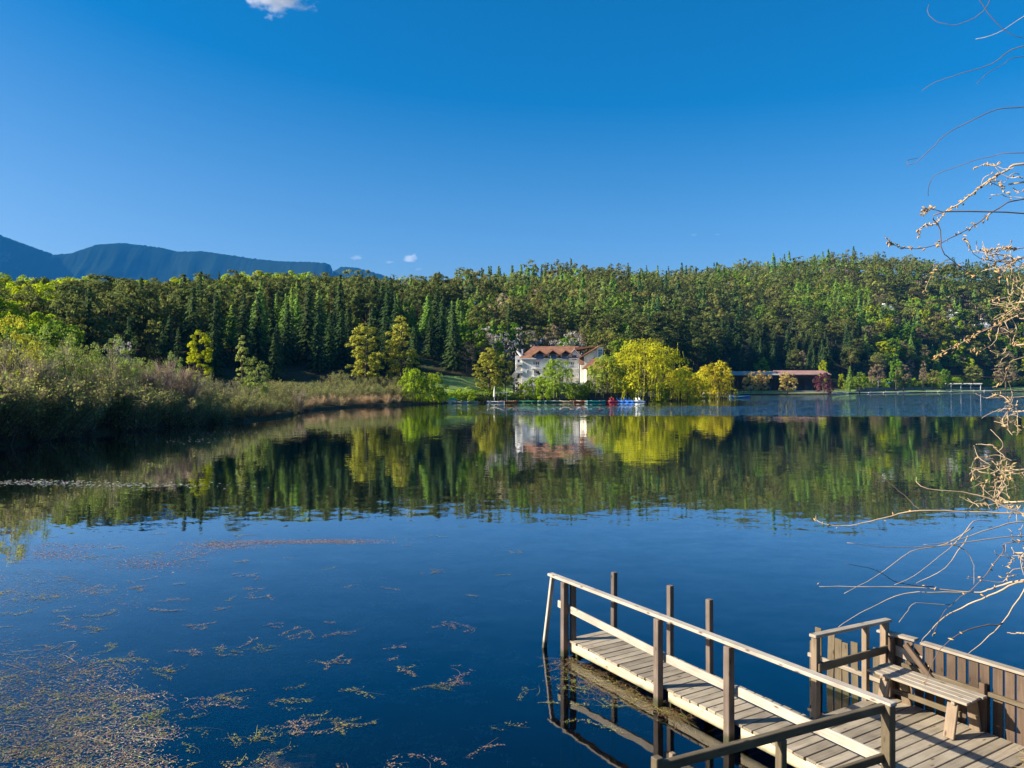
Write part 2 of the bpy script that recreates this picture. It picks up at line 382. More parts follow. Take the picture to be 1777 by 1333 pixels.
ridge = [(-900,430),(-500,385),(-200,372),(-60,395),(0,408),(30,419),(60,430),(95,442),(130,440),(150,433),(175,424),(215,422),(250,426),(285,431),(310,437),(350,436),(400,443),(440,449),(490,454),(540,455),(568,457),(574,461),(578,471),(584,469),(596,463),(620,465),(660,476),(720,500),(800,540),(950,600)]
rx, ry = np.array([r_[0] for r_ in ridge], float), np.array([r_[1] for r_ in ridge], float)
mp_ = np.linspace(-900, 950, 1100); MV = []
nrow = 34
for i, p in enumerate(mp_):
    D0 = 6400 + 500*math.sin(p/210.0) + (500 if p > 577 else 0)
    zt = EYE + (CY - np.interp(p, rx, ry)) * D0 / F
    for j in range(nrow):
        s = j / (nrow - 1)                     # 0 at the crest, 1 at the foot
        drop = np.interp(s, [0, .05, .14, .34, 1], [0, .02, .24, .42, 1.0])      # cliff band under the crest
        gully = 90*noise.fractal(Vector((p/70.0, s*7, 3.7)), 1.2, 2.1, 4) + 30*noise.fractal(Vector((p/18.0, s*22, 1.2)), 1.2, 2.0, 3)
        D = D0 - 2300*s + gully * min(1, s*6)
        zz = zt * (1 - drop) - 25*s + 26*noise.fractal(Vector((p/40.0, s*14, 9.1)), 1.2, 2.0, 3)*min(1, s*7) + 9*noise.fractal(Vector((p/5.0, 0, 0)), .8, 2.0, 4)*max(0, 1 - s*14)
        MV.append(((p - CX)/F*D0, D, zz))
    # back side
MF = [(i*nrow+j, i*nrow+j+1, (i+1)*nrow+j+1, (i+1)*nrow+j) for i in range(len(mp_)-1) for j in range(nrow-1)]
nM = len(MV)
MV2 = MV + [(MV[i*nrow][0]*1.15, MV[i*nrow][1] + 1500, -28) for i in range(len(mp_))]
MF += [(i*nrow, (i+1)*nrow, nM+i+1, nM+i) for i in range(len(mp_)-1)]
tag(link('mountains', npmesh('mountains', MV2, MF, smooth=True), M['rock']), kind='structure')

# ------------------------------------------------------------------ tree makers (unit: metres at natural height)
def rhombi(c, nrm, up, size, aspect):
    """leaf faces: centres c (n,3), normals, long-axis hints, half length size (n), aspect (n)"""
    nrm = nrm / (np.linalg.norm(nrm, axis=1, keepdims=True) + 1e-9)
    a_ = np.cross(nrm, up); a_ /= (np.linalg.norm(a_, axis=1, keepdims=True) + 1e-9)
    b_ = np.cross(a_, nrm)
    a_ = a_ * (size * aspect)[:, None]; b_ = b_ * size[:, None]
    V = np.stack([c - b_, c + a_ - .12*b_, c + b_, c - a_ - .12*b_], 1).reshape(-1, 3)
    Fq = np.arange(len(V)).reshape(-1, 4)
    return V, Fq
def colours(n, base, var, g, per=4):
    base = np.array(base); k = g.normal(0, 1, (n, 1)); h = g.normal(0, 1, (n, 1))
    c = base * (1 + var * k) + np.array([.25, .05, -.1]) * base * var * h * 1.5
    return np.repeat(np.clip(c, .004, .9), per, 0)
def clump_leaves(centres, radii, n_each, leaf, g, flat=.8, aspect=.65):
    k = len(centres); idx = np.repeat(np.arange(k), n_each); n = len(idx)
    d = g.normal(0, 1, (n, 3)); d /= np.linalg.norm(d, axis=1, keepdims=True); d[:, 2] = np.where(d[:, 2] < -.35, -d[:, 2], d[:, 2])
    rr = g.uniform(.25, 1.0, n)**.5
    off = d * rr[:, None] * radii[idx][:, None]; off[:, 2] *= flat
    c = centres[idx] + off
    nrm = d + g.normal(0, .2, (n, 3)) + np.array([0, 0, .2])
    up = g.normal(0, 1, (n, 3))
    size = leaf * g.uniform(.6, 1.35, n)
    V, Fq = rhombi(c, nrm, up, size, np.full(n, aspect))
    return V, Fq, idx
def crown_points(n, shape, g, lo=.35):
    """clump centres in a unit crown: z 0..1, radius by shape(z)"""
    z = g.uniform(0.02, 1, n*3); keep = g.uniform(0, 1, n*3) < np.array([max(shape(q), .05) for q in z]); z = z[keep][:n]
    while len(z) < n: z = np.append(z, g.uniform(.1, .8))
    th = g.uniform(0, 2*np.pi, n); r = np.array([shape(q) for q in z]) * g.uniform(lo, 1.0, n)**.6
    return np.stack([r*np.cos(th), r*np.sin(th), z], 1)
def trunk_arrays(H, r, limbs, g, top=.85, lean=0.0):
    mb = MB()
    zs = np.linspace(-.4, H*top, 7)
    wob = np.cumsum(g.normal(0, H*.006, (7, 2)), 0)
    pts = [Vector((wob[i, 0]*(i > 0) + lean*z, wob[i, 1]*(i > 0), z)) for i, z in enumerate(zs)]
    rad = [r*1.25] + [r*(1 - .85*max(z, 0)/(H*top)) for z in zs[1:]]
    mb.tube(pts, rad, 7)
    for (p, f) in limbs:
        zb = f*H*top; i = min(int(np.searchsorted(zs, zb)), 6); b = pts[i-1].lerp(pts[i], (zb - zs[i-1])/(zs[i]-zs[i-1]))
        p = Vector(p); m = b.lerp(p, .5) + Vector((0, 0, -.04*H*g.uniform(.2, 1)))
        r0 = r*(1 - .85*f)*.55
        mb.tube([b, m, p], [r0, r0*.6, r0*.2], 5, cap=False)
    return mb
PROTO = {}
def finish(kind, variants):
    PROTO[kind] = variants
def broad(kind, H, W, base, var=.16, n_cl=70, per=34, leaf=.30, trunk_h=.25, crad=.22, shape=None, nvar=3, flat=.8, bark='bark', tw=.02, lo=.35, sun=None, limbs=9, seed=0):
    out = []
    for v in range(nvar):
        g = np.random.default_rng(100 + v*17 + seed + sum(map(ord, kind)))
        sh = shape or (lambda q: math.sqrt(max(0.0, 1 - (q*2 - .85)**2 / 1.4)))
        P = crown_points(n_cl, sh, g, lo)
        asym = 1 + .22*np.sin(np.arctan2(P[:, 1], P[:, 0]) * 2 + g.uniform(0, 6)) 
        P = np.stack([P[:, 0]*W/2*asym, P[:, 1]*W/2*asym, H*trunk_h + P[:, 2]*H*(1-trunk_h)*.95], 1)
        rad = W/2*crad*g.uniform(.7, 1.4, n_cl)
        V, Fq, idx = clump_leaves(P, rad, per, leaf, g, flat)
        cc = np.array(base) * (1 + var*g.normal(0, 1, (n_cl, 1)) * .8)
        col = np.repeat(np.clip(cc[idx], .004, .9), 4, 0) * (1 + .12*np.repeat(g.normal(0, 1, (len(idx), 1)), 4, 0))
        cm = npmesh(kind + '_crown', V, Fq, np.clip(col, .003, .95)); cm.materials.append(M['leaf'])
        pick = g.choice(n_cl, limbs, replace=False)
        tb = trunk_arrays(H, H*tw, [(P[i], g.uniform(.3, .8)) for i in pick], g)
        tm = pymesh(kind + '_trunk', tb.v, tb.f, True); tm.materials.append(M[bark])
        out.append((cm, tm, H))
    finish(kind, out)
def spruce(kind, H, W, base, var=.15, levels=26, nvar=3, leaf=.55, droop=.32, low=.06, bark='bark', soft=.0):
    out = []
    for v in range(nvar):
        g = np.random.default_rng(300 + v*13 + sum(map(ord, kind)))
        c, n_, u_, s_ = [], [], [], []
        for i in range(levels):
            t = (i + g.uniform(-.3, .3)) / levels; t = min(max(t, 0), .985)
            z = H*(low + (1-low)*t); r = W/2*((1-t)**.85)*g.uniform(.82, 1.12) + .12
            nb_ = max(4, int(9*(1-t) + 4))
            th0 = g.uniform(0, 6.28)
            for b in range(nb_):
                th = th0 + 2*math.pi*b/nb_ + g.uniform(-.3, .3); rl = r*g.uniform(.7, 1.12)
                steps = max(2, int(rl/(leaf*.75)))
                for k in range(steps):
                    f = (k + .6)/steps; rr = rl*f
                    zz = z - droop*rl*f**1.4 + g.normal(0, .08*H/18)
                    c.append((rr*math.cos(th) + g.normal(0, .1), rr*math.sin(th) + g.normal(0, .1), zz))
                    n_.append((.75*math.cos(th) + g.normal(0, .18), .75*math.sin(th) + g.normal(0, .18), .65))
                    u_.append((math.cos(th), math.sin(th), -.45)); s_.append(leaf*g.uniform(.7, 1.25)*(1.15 - .35*f))
        c = np.array(c); s_ = np.array(s_)
        V, Fq = rhombi(c, np.array(n_), np.array(u_), s_, np.full(len(c), .62))
        col = colours(len(c), base, var, g)
        cm = npmesh(kind + '_crown', V, Fq, col); cm.materials.append(M['leaf'])
        tb = trunk_arrays(H, H*.014, [], g, top=.95)
        tm = pymesh(kind + '_trunk', tb.v, tb.f, True); tm.materials.append(M[bark])
        out.append((cm, tm, H))
    finish(kind, out)
def shrub(kind, H, W, twigc, leafc, n_stem=11, n_twig=900, n_leaf=1300, leaf=.085, nvar=3, top_bias=1.6, twig_len=1.0):
    """multi-stemmed waterside bush: stems, a haze of twigs and sparse young leaves"""
    out = []
    for v in range(nvar):
        g = np.random.default_rng(500 + v*19 + sum(map(ord, kind)))
        mb = MB(); tips = []
        for s in range(n_stem):
            th = g.uniform(0, 6.28); sp = g.uniform(.1, 1.0); h = H*g.uniform(.65, 1.0)*(1 - .25*sp)
            base = Vector((.12*W*math.cos(th)*sp, .12*W*math.sin(th)*sp, -.3))
            pts = [base]
            for k in range(1, 6):
                f = k/5; rr = W/2*sp*f**1.2
                pts.append(Vector((rr*math.cos(th + .3*f*g.normal()) + base.x, rr*math.sin(th) + base.y, h*f)) + Vector(g.normal(0, .03*H, 3))*f)
            r0 = H*.009*g.uniform(.6, 1.3)
            mb.tube(pts, [r0*(1 - .9*k/5) + .004 for k in range(6)], 5, cap=False)
            tips.append(np.array([tuple(p) for p in pts]))
        tips = np.array(tips)                                         # stems, 6, 3
        si = g.integers(0, n_stem, n_twig); f = g.uniform(.12, 1, n_twig); k = np.minimum((f*5).astype(int), 4); fr = f*5 - k
        b = tips[si, k]*(1-fr)[:, None] + tips[si, k+1]*fr[:, None]
        out_d = b*np.array([1, 1, 0]); out_d /= (np.linalg.norm(out_d, axis=1, keepdims=True) + .3)
        d = out_d*.55 + g.normal(0, .5, (n_twig, 3)) + np.array([0, 0, .75]); d /= np.linalg.norm(d, axis=1, keepdims=True)
        ln = twig_len*H/7*g.uniform(.5, 1.5, n_twig)
        mid = b + d*(ln/2)[:, None]
        V1, F1 = rhombi(mid, g.normal(0, 1, (n_twig, 3)), d, ln/2, .02/np.maximum(ln/2, .1))
        # rhombi takes its long axis across the hint; build them explicitly
        w = np.cross(d, g.normal(0, 1, (n_twig, 3))); w /= np.linalg.norm(w, axis=1, keepdims=True); w *= (.0026*H)
        V1 = np.stack([b - w, b + w, b + d*ln[:, None] + w*.3, b + d*ln[:, None] - w*.3], 1).reshape(-1, 3); F1 = np.arange(len(V1)).reshape(-1, 4)
        c1 = colours(n_twig, twigc, .22, g)
        li = g.integers(0, n_twig, n_leaf); lf = g.uniform(.2, 1.05, n_leaf)
        lc = b[li] + d[li]*(ln[li]*lf)[:, None] + g.normal(0, .02*H, (n_leaf, 3))
        keep = g.uniform(0, 1, n_leaf) < np.clip((lc[:, 2]/H)**top_bias*1.3 + .12, 0, 1); lc = lc[keep]; n2 = len(lc)
        V2, F2 = rhombi(lc, g.normal(0, 1, (n2, 3)) + np.array([0, 0, .6]), g.normal(0, 1, (n2, 3)), leaf*g.uniform(.6, 1.4, n2), np.full(n2, .6))
        c2 = colours(n2, leafc, .2, g)
        V = np.concatenate([V1, V2]); Fq = np.concatenate([F1, F2 + len(V1)])
        cm = npmesh(kind + '_crown', V, Fq, np.concatenate([c1, c2])); cm.materials.append(M['leaf'])
        tm = pymesh(kind + '_stem', mb.v, mb.f, True); tm.materials.append(M['bark'])
        out.append((cm, tm, H))
    finish(kind, out)
def willow(kind, H, W, base, n_cl=95, per=26, strands=420, leaf=.30, seed=0, trunk_h=.16):
    """weeping willow: wide lumpy dome with hanging strands"""
    g = np.random.default_rng(900 + seed)
    sh = lambda q: (math.sqrt(max(0., 1 - ((q - .30)/.72)**2)))
    P = crown_points(n_cl, sh, g, .3)
    asym = 1 + .2*np.sin(np.arctan2(P[:, 1], P[:, 0])*2 + g.uniform(0, 6))
    P = np.stack([P[:, 0]*W/2*asym, P[:, 1]*W/2*asym, H*trunk_h + P[:, 2]*H*(1-trunk_h)*.93], 1)
    rad = W*.085*g.uniform(.7, 1.5, n_cl)
    V, Fq, idx = clump_leaves(P, rad, per, leaf, g, .75)
    cc = np.array(base)*(1 + .17*g.normal(0, 1, (n_cl, 1)))
    col = np.repeat(np.clip(cc[idx], .004, .9), 4, 0)
    sv, sf, scol = [V], [Fq], [col]; base_n = len(V)
    pi = g.integers(0, n_cl, strands); c, ln = [], []
    for i in pi:
        p = P[i] + g.normal(0, 1, 3)*rad[i]*.75
        L_ = min(g.uniform(.12, .40)*H, max(p[2] - .06*H, .3)); m = max(2, int(L_/(leaf*1.15)))
        sway = g.normal(0, .06, 2)
        for k in range(m):
            f = (k + .5)/m; c.append((p[0]*(1 + .04*f) + sway[0]*L_*f, p[1]*(1 + .04*f) + sway[1]*L_*f, p[2] - L_*f))
            ln.append(leaf*g.uniform(.7, 1.2))
    c = np.array(c); ln = np.array(ln); n = len(c)
    th = g.uniform(0, 6.28, n); nrm = np.stack([np.cos(th), np.sin(th), np.full(n, .25)], 1)
    V2, F2 = rhombi(c, nrm, np.tile(np.array([[0., 0., 1.]]), (n, 1)) + g.normal(0, .15, (n, 3)), ln, np.full(n, .42))
    V = np.concatenate([V, V2]); Fq = np.concatenate([Fq, F2 + base_n]); col = np.concatenate([col, colours(n, base, .16, g)])
    cm = npmesh(kind + '_crown', V, Fq, np.clip(col, .004, .95)); cm.materials.append(M['leaf'])
    pick = g.choice(n_cl, 16, replace=False)
    tb = trunk_arrays(H, H*.032, [(P[i], g.uniform(.28, .7)) for i in pick], g, top=.7)
    tm = pymesh(kind + '_trunk', tb.v, tb.f, True); tm.materials.append(M['bark'])
    finish(kind, [(cm, tm, H)])

def plant(kind, name, label, cat, group, x, y, H, wide=1.0, z=None, crown='crown', trunk='trunk', v=None):
    vs = PROTO[kind]; cm, tm, H0 = vs[random.randrange(len(vs)) if v is None else v % len(vs)]
    o = empty(name, (x, y, (tz(x, y) if z is None else z) - .05), random.uniform(0, 6.28))
    s = H/H0; o.scale = (s*wide, s*wide, s)
    tag(o, label, cat, group)
    link(trunk, tm, parent=o); link(crown, cm, parent=o)
    return o

# ------------------------------------------------------------------ tree kinds
spruce('spruce', 20, 8.6, (.048,.078,.028), leaf=.62, levels=22)
spruce('larch', 17, 8.4, (.145,.225,.045), leaf=.5, droop=.12, levels=25, low=.14)
broad('pine', 18, 9.0, (.105,.122,.036), n_cl=46, per=52, leaf=.36, trunk_h=.40, crad=.32, flat=.62, bark='pine_bark', tw=.013, limbs=12)
broad('fresh', 16, 10, (.26,.31,.016), n_cl=75, per=34, leaf=.36)
broad('green', 15, 9, (.12,.20,.024), n_cl=70, per=34, leaf=.36)
broad('olive', 15, 9, (.165,.175,.045), n_cl=60, per=30, leaf=.34)
broad('brown', 13, 8, (.21,.165,.10), n_cl=60, per=24, leaf=.26, limbs=18)
broad('blossom', 9, 8, (.30,.275,.25), n_cl=44, per=18, leaf=.24)
col_shape = lambda q: math.sin(math.pi*min(max(q*.86 + .12, 0), 1))**.7
broad('poplar', 17, 7.0, (.245,.25,.04), n_cl=110, per=40, leaf=.24, trunk_h=.10, crad=.24, shape=col_shape, limbs=14)
broad('bright_poplar', 15, 4.6, (.30,.32,.02), n_cl=80, per=64, leaf=.15, trunk_h=.10, crad=.24, shape=col_shape, limbs=10)
broad('lombardy', 12, 2.6, (.26,.28,.08), n_cl=60, per=50, leaf=.12, trunk_h=.05, crad=.30, shape=col_shape, limbs=8, nvar=2)
broad('cypress', 6, 1.2, (.02,.04,.018), n_cl=40, per=30, leaf=.14, trunk_h=.03, crad=.36, shape=col_shape, limbs=3, nvar=2)
broad('purple', 9, 10, (.105,.042,.048), n_cl=60, per=34, leaf=.30, trunk_h=.12, nvar=1)
broad('golden', 9, 8, (.38,.29,.10), n_cl=60, per=32, leaf=.26, trunk_h=.15, nvar=2)
broad('hedge', 4, 5.5, (.20,.27,.022), n_cl=70, per=34, leaf=.16, trunk_h=.03, crad=.25, limbs=6)
broad('near_yellow', 11, 9, (.29,.30,.035), n_cl=110, per=60, leaf=.11, trunk_h=.2, crad=.17, limbs=16, nvar=2)
broad('near_green', 10, 7, (.185,.235,.06), n_cl=100, per=60, leaf=.10, trunk_h=.15, crad=.18, limbs=16, nvar=2)
shrub('alder', 8, 6.5, (.175,.15,.105), (.215,.25,.07), n_twig=2200, n_leaf=4600, leaf=.066, top_bias=1.2)
shrub('low_alder', 4, 5.0, (.16,.13,.09), (.20,.215,.065), n_stem=14, n_twig=1400, n_leaf=3000, leaf=.075)
shrub('reed', 2.4, 4.0, (.40,.29,.16), (.28,.23,.11), n_stem=16, n_twig=1300, n_leaf=150, leaf=.05, twig_len=2.0)
shrub('bare', 8, 4.0, (.22,.17,.13), (.2,.18,.07), n_stem=7, n_twig=1300, n_leaf=250)
willow('willow_big', 17, 19.5, (.35,.355,.025), n_cl=190, per=44, strands=330, leaf=.25, seed=1)
willow('willow_gold', 10, 10.5, (.35,.325,.025), n_cl=100, per=38, strands=220, leaf=.22, seed=2)
willow('willow_green', 12, 9.5, (.205,.26,.04), n_cl=110, per=40, strands=200, leaf=.22, seed=3)

# ------------------------------------------------------------------ the forest, tree by tree where trees can be told apart
def scatter(p0, p1, d0, d1, step, seed):
    """jittered grid of spots between photo bearings p0..p1, from d0(p) to d1(p) metres out"""
    g = np.random.default_rng(seed); out = []
    Ymax = 760
    for Y in np.arange(90, Ymax, step):
        xa, xb = (p0 - CX)/F*Y, (p1 - CX)/F*Y
        for X in np.arange(xa, xb, step):
            x, y = X + g.uniform(-.42, .42)*step, Y + g.uniform(-.42, .42)*step
            p = CX + F*x/y
            if p < p0 or p > p1: continue
            if d0(p) <= y <= d1(p): out.append((x, y, p))
    return out
I = lambda arr: (lambda p: float(np.interp(p, TX, arr)))
yf, yr, ys_ = I(YF), I(YR), I(YS)
g0 = np.random.default_rng(11)
KIND = {
 'spruce': ('spruce_tree', 'dark green spruce', (10.5, 21)), 'larch': ('larch_tree', 'light green feathery larch', (12, 17.5)),
 'pine': ('pine_tree', 'olive pine with reddish trunk', (14, 18)), 'fresh': ('broadleaf_tree', 'yellow-green broadleaf tree', (12, 17)),
 'green': ('broadleaf_tree', 'mid green broadleaf tree', (11, 15)), 'olive': ('broadleaf_tree', 'dull olive broadleaf tree', (10, 15)),
 'brown': ('broadleaf_tree', 'brownish bare broadleaf tree', (9, 13)), 'blossom': ('blossom_tree', 'white flowering cherry', (7, 10))}
MARKS = [(-999, 'behind the golden tree'), (150, 'behind the tall alders'), (300, 'behind the vivid tree'), (400, 'behind the slim poplar'), (520, 'behind the reed shore'), (600, 'behind the two poplars'), (730, 'above the grass bank'), (860, 'behind the hotel'), (1050, 'behind the big willow'), (1210, 'behind the round willow'), (1290, 'behind the beach house'), (1450, 'behind the water slide'), (1600, 'above the pergola'), (1720, 'beyond the pier')]
def forest_tree(k, x, y, p, t, hs=1.0, wide=None):
    nm, lab, (h0, h1) = KIND[k]
    u = g0.uniform(); H = (h0 + (h1 - h0)*u)*hs
    where = [m for q_, m in MARKS if p >= q_][-1]
    lvl = 'at the foot of the wood' if t < .22 else 'low in the wood' if t < .5 else 'high in the wood' if t < .8 else 'along the crest'
    lab = ('tall ' if u > .62 else 'short ' if u < .3 else '') + lab + ' ' + lvl + ' ' + where
    return plant(k, nm, lab, 'tree', lab, x, y, H, wide or g0.uniform(.8, 1.28))
def pick(ks, ws): return str(g0.choice(ks, p=np.array(ws)/sum(ws)))
n_ind = 0
LW = 'on the ridge behind the bushy shore'
for (x, y, p) in scatter(-130, 800, lambda p: yf(p), lambda p: yr(p) + 8, 8.0, 21):
    t = (y - yf(p))/(yr(p) - yf(p))
    if p < 110: k = pick(['fresh', 'green', 'pine', 'larch'], [9, 1.5, .6, .3] if t > .3 else [4, 2, 1, .5])
    elif p < 270: k = pick(['fresh', 'pine', 'larch'], [9, 1, .6]) if t > .72 else pick(['pine', 'spruce', 'brown', 'olive'], [6, 1.5, .6, .6])
    elif p < 560:
        if t > .8: k = pick(['fresh', 'pine', 'larch'], [7, 2, 1])
        elif t > .5: k = pick(['larch', 'pine', 'spruce', 'green'], [4, 5, 1, 1])
        elif t > .16: k = pick(['larch', 'spruce', 'pine'], [5, 3, 2])
        else: k = 'spruce'
    else:
        if t > .55: k = pick(['pine', 'larch', 'spruce', 'green'], [7, 1.2, 1, .6])
        elif t > .22: k = pick(['larch', 'spruce', 'pine'], [4, 3, 2])
        else: k = 'spruce'
    forest_tree(k, x, y, p, t, .92 if t > .8 else 1.0); n_ind += 1
HB = 'on the wooded slope behind the hotel and beach'
hot = lambda p: 16 if 860 < p < 1060 else 3
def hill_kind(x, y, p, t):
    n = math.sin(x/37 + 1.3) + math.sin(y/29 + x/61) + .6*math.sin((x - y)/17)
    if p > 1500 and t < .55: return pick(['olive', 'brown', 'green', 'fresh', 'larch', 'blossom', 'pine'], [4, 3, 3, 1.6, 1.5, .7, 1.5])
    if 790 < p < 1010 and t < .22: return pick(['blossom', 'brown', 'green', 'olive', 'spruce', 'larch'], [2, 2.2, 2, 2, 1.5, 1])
    if 1150 < p < 1500 and t < .22: return pick(['spruce', 'pine', 'green', 'brown'], [5, 4, .6, .5])  # darker conifers put here to stand in for shade on the lower slope
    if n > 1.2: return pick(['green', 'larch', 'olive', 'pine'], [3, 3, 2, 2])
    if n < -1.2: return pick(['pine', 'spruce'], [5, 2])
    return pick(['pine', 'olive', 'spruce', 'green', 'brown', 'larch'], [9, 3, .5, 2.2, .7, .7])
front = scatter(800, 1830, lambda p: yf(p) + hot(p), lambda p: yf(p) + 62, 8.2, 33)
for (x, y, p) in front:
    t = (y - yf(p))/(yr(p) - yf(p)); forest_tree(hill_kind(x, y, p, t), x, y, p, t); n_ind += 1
# a few tall pointed trees that stand out against the sky
for (sx, sy) in [(762, 470), (800, 472), (836, 463), (852, 460), (868, 464), (925, 458), (940, 458), (957, 457), (984, 453), (1013, 458), (1090, 455), (1122, 459), (1160, 461), (1290, 452), (1358, 448), (560, 470), (470, 473), (380, 470)]:
    d = yr(sx) - 6; x = (sx - CX)/F*d; ground = tz(x, d); H = EYE + (CY - sy)*d/F - ground
    plant('spruce', 'spruce_tree', 'pointed spruce rising above the crest of the wood', 'tree', 'spruces rising above the crest', x, d, max(H, 9), .85)

# the rest of the hill wood reads as one mass
def low_tree(kind, g):
    cone = kind in ('spruce', 'larch')
    base = {'spruce': (.045,.086,.030), 'larch': (.13,.20,.045), 'pine': (.110,.126,.038), 'green': (.14,.215,.03), 'olive': (.19,.198,.05), 'brown': (.20,.16,.10), 'fresh': (.24,.29,.02), 'blossom': (.6,.56,.52)}[kind]
    H = {'spruce': 17, 'larch': 16, 'pine': 15, 'blossom': 8, 'brown': 11}.get(kind, 13)
    if cone:
        n = 200; t = g.uniform(0, 1, n)**1.25; th = g.uniform(0, 6.28, n); r = 3.2*(1 - t)**.85*g.uniform(.55, 1.05, n)
        c = np.stack([r*np.cos(th), r*np.sin(th), H*(.08 + .92*t) - .2*r], 1); nr = np.stack([np.cos(th), np.sin(th), np.full(n, .8)], 1) + g.normal(0, .18, (n, 3))
        V, Fq = rhombi(c, nr, g.normal(0, 1, (n, 3)), g.uniform(.4, .8, n), np.full(n, .65))
    else:
        k = 13; lo, fl = (.42, .68) if kind == 'pine' else (.25, .8)
        P = crown_points(k, lambda q: math.sqrt(max(0., 1 - (q*2 - .85)**2/1.4)), g, .3)
        P = np.stack([P[:, 0]*3.9, P[:, 1]*3.9, H*lo + P[:, 2]*H*(1 - lo)*.9], 1)
        V, Fq, _ = clump_leaves(P, g.uniform(1.2, 2.1, k), 16, .52, g, fl); n = len(Fq)
    return V, Fq, colours(n, base, .16, g)
g1 = np.random.default_rng(5)
LOW = {k: [low_tree(k, g1) for _ in range(4)] for k in ('spruce', 'larch', 'pine', 'green', 'olive', 'brown', 'fresh', 'blossom')}
AV, AF, AC, off = [], [], [], 0
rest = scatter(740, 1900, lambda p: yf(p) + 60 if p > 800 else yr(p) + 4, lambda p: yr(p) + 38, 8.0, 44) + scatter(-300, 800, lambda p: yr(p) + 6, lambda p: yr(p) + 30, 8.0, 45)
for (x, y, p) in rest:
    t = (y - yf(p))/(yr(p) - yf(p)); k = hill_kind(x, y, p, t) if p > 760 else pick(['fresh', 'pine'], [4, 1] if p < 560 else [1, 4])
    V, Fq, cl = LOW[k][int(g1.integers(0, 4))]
    a_ = g1.uniform(0, 6.28); s = g1.uniform(.78, 1.42); ca, sa = math.cos(a_)*s, math.sin(a_)*s
    W = np.stack([V[:, 0]*ca - V[:, 1]*sa + x, V[:, 0]*sa + V[:, 1]*ca + y, V[:, 2]*s*g1.uniform(.9, 1.1) + tz(x, y) - .2], 1)
    AV.append(W); AF.append(Fq + off); off += len(V); AC.append(cl*g1.uniform(.75, 1.25)*(1 + g1.normal(0, .06, 3)))
wood_o = link('hill_forest', npmesh('hill_forest', np.concatenate(AV), np.concatenate(AF), np.clip(np.concatenate(AC), .004, .9)), M['leaf'])
tag(wood_o, 'mixed pine and broadleaf wood covering the upper hillside', 'forest', kind='stuff')
print('individual trees', n_ind, 'mass trees', len(rest))

# ------------------------------------------------------------------ single trees and bushes round the lake
def spot(pxx, d): return ((pxx - CX)/F*d, d)
def single(kind, name, label, cat, pxx, d, ytop, wpx=None, w0=None, group=None, v=None):
    x, y = spot(pxx, d); z = tz(x, y); H = EYE + (CY - ytop)*d/F - z
    wide = 1.0
    if wpx: wide = (wpx*d/F) / (w0 * H/PROTO[kind][0][2])
    return plant(kind, name, label, cat, group, x, y, H, wide, v=v)
single('willow_big', 'willow_tree', 'large golden yellow weeping willow with dark spreading limbs', 'tree', 1122, 197, 587, 128, 19.5)
single('willow_gold', 'willow_tree', 'small golden weeping willow beside the large willow', 'tree', 1182, 208, 634, 62, 10.5)
single('willow_gold', 'willow_tree', 'round golden willow beside the dark beach house', 'tree', 1242, 236, 624, 64, 10.5)
single('willow_green', 'willow_tree', 'light green willow in front of the white hotel', 'tree', 968, 192, 619, 64, 9.5)
single('willow_green', 'willow_tree', 'light green willow between the cream hotel wing and the big willow', 'tree', 1055, 193, 612, 62, 9.5)
single('poplar', 'poplar_tree', 'yellow-olive rounded tree between the grass bank and the hotel', 'tree', 850, 196, 600, 52, 7.0, v=1)
single('olive', 'broadleaf_tree', 'thin olive tree touching the hotel balconies', 'tree', 877, 199, 612, 30, 9)
single('poplar', 'poplar_tree', 'tall yellow-olive poplar with the wider crown', 'tree', 634, 186, 555, 60, 7.0, v=0)
single('poplar', 'poplar_tree', 'tall yellow-olive poplar with the narrower crown', 'tree', 697, 188, 547, 54, 7.0, v=2)
single('bright_poplar', 'poplar_tree', 'vivid yellow-green tree above the shore thicket', 'tree', 347, 122, 555, 46, 4.6)
single('lombardy', 'poplar_tree', 'slim pale green poplar with one-sided crown', 'tree', 421, 112, 577, 26, 2.6)
single('near_green', 'broadleaf_tree', 'low pale green tree at the foot of the slim poplar', 'tree', 445, 112, 618, 56, 7)
for (p, dd, yt, w, k, lab) in [(18, 8, 545, 120, 'near_yellow', 'golden yellow leafy tree at the end of the thicket'), (62, 11, 562, 80, 'near_green', 'yellow-green leafy tree beside the golden tree'), (112, 9, 576, 80, 'near_green', 'fresh green tree in the taller part of the thicket'), (150, 11, 588, 42, 'near_green', 'slender pale green tree in the thicket'),
    (196, 9, 580, 86, 'near_green', 'broad pale green tree in the middle of the thicket'), (250, 11, 612, 60, 'near_green', 'low rounded green tree before the bare stems'), (300, 13, 608, 40, 'near_green', 'narrow pale tree among the leaning bare stems'), (36, 4, 640, 34, 'near_yellow', 'small lime yellow tree at the water edge')]:
    single(k, 'broadleaf_tree', lab, 'tree', p, ys_(p) + dd, yt, w, 9 if k == 'near_yellow' else 7)
single('blossom', 'blossom_tree', 'white flowering cherry behind the thicket', 'tree', 208, 140, 580, 40, 8)
for p, d, yt, w in [(842, 240, 566, 40), (876, 243, 572, 46), (918, 256, 570, 48), (990, 262, 574, 40)]:
    single('blossom', 'blossom_tree', 'white flowering cherry at the wood edge behind the hotel', 'tree', p, d, yt, w, 8, group='cherries behind the hotel')
single('willow_gold', 'willow_tree', 'low golden willow filling the gap between the small and the round willow', 'tree', 1209, 214, 642, 52, 10.5)
single('hedge', 'green_bush', 'bright lime green bush on the far shore', 'bush', 716, 172, 640, 48, 5.5)
single('hedge', 'green_bush', 'lime green bush beside the grass bank', 'bush', 752, 174, 648, 44, 5.5)
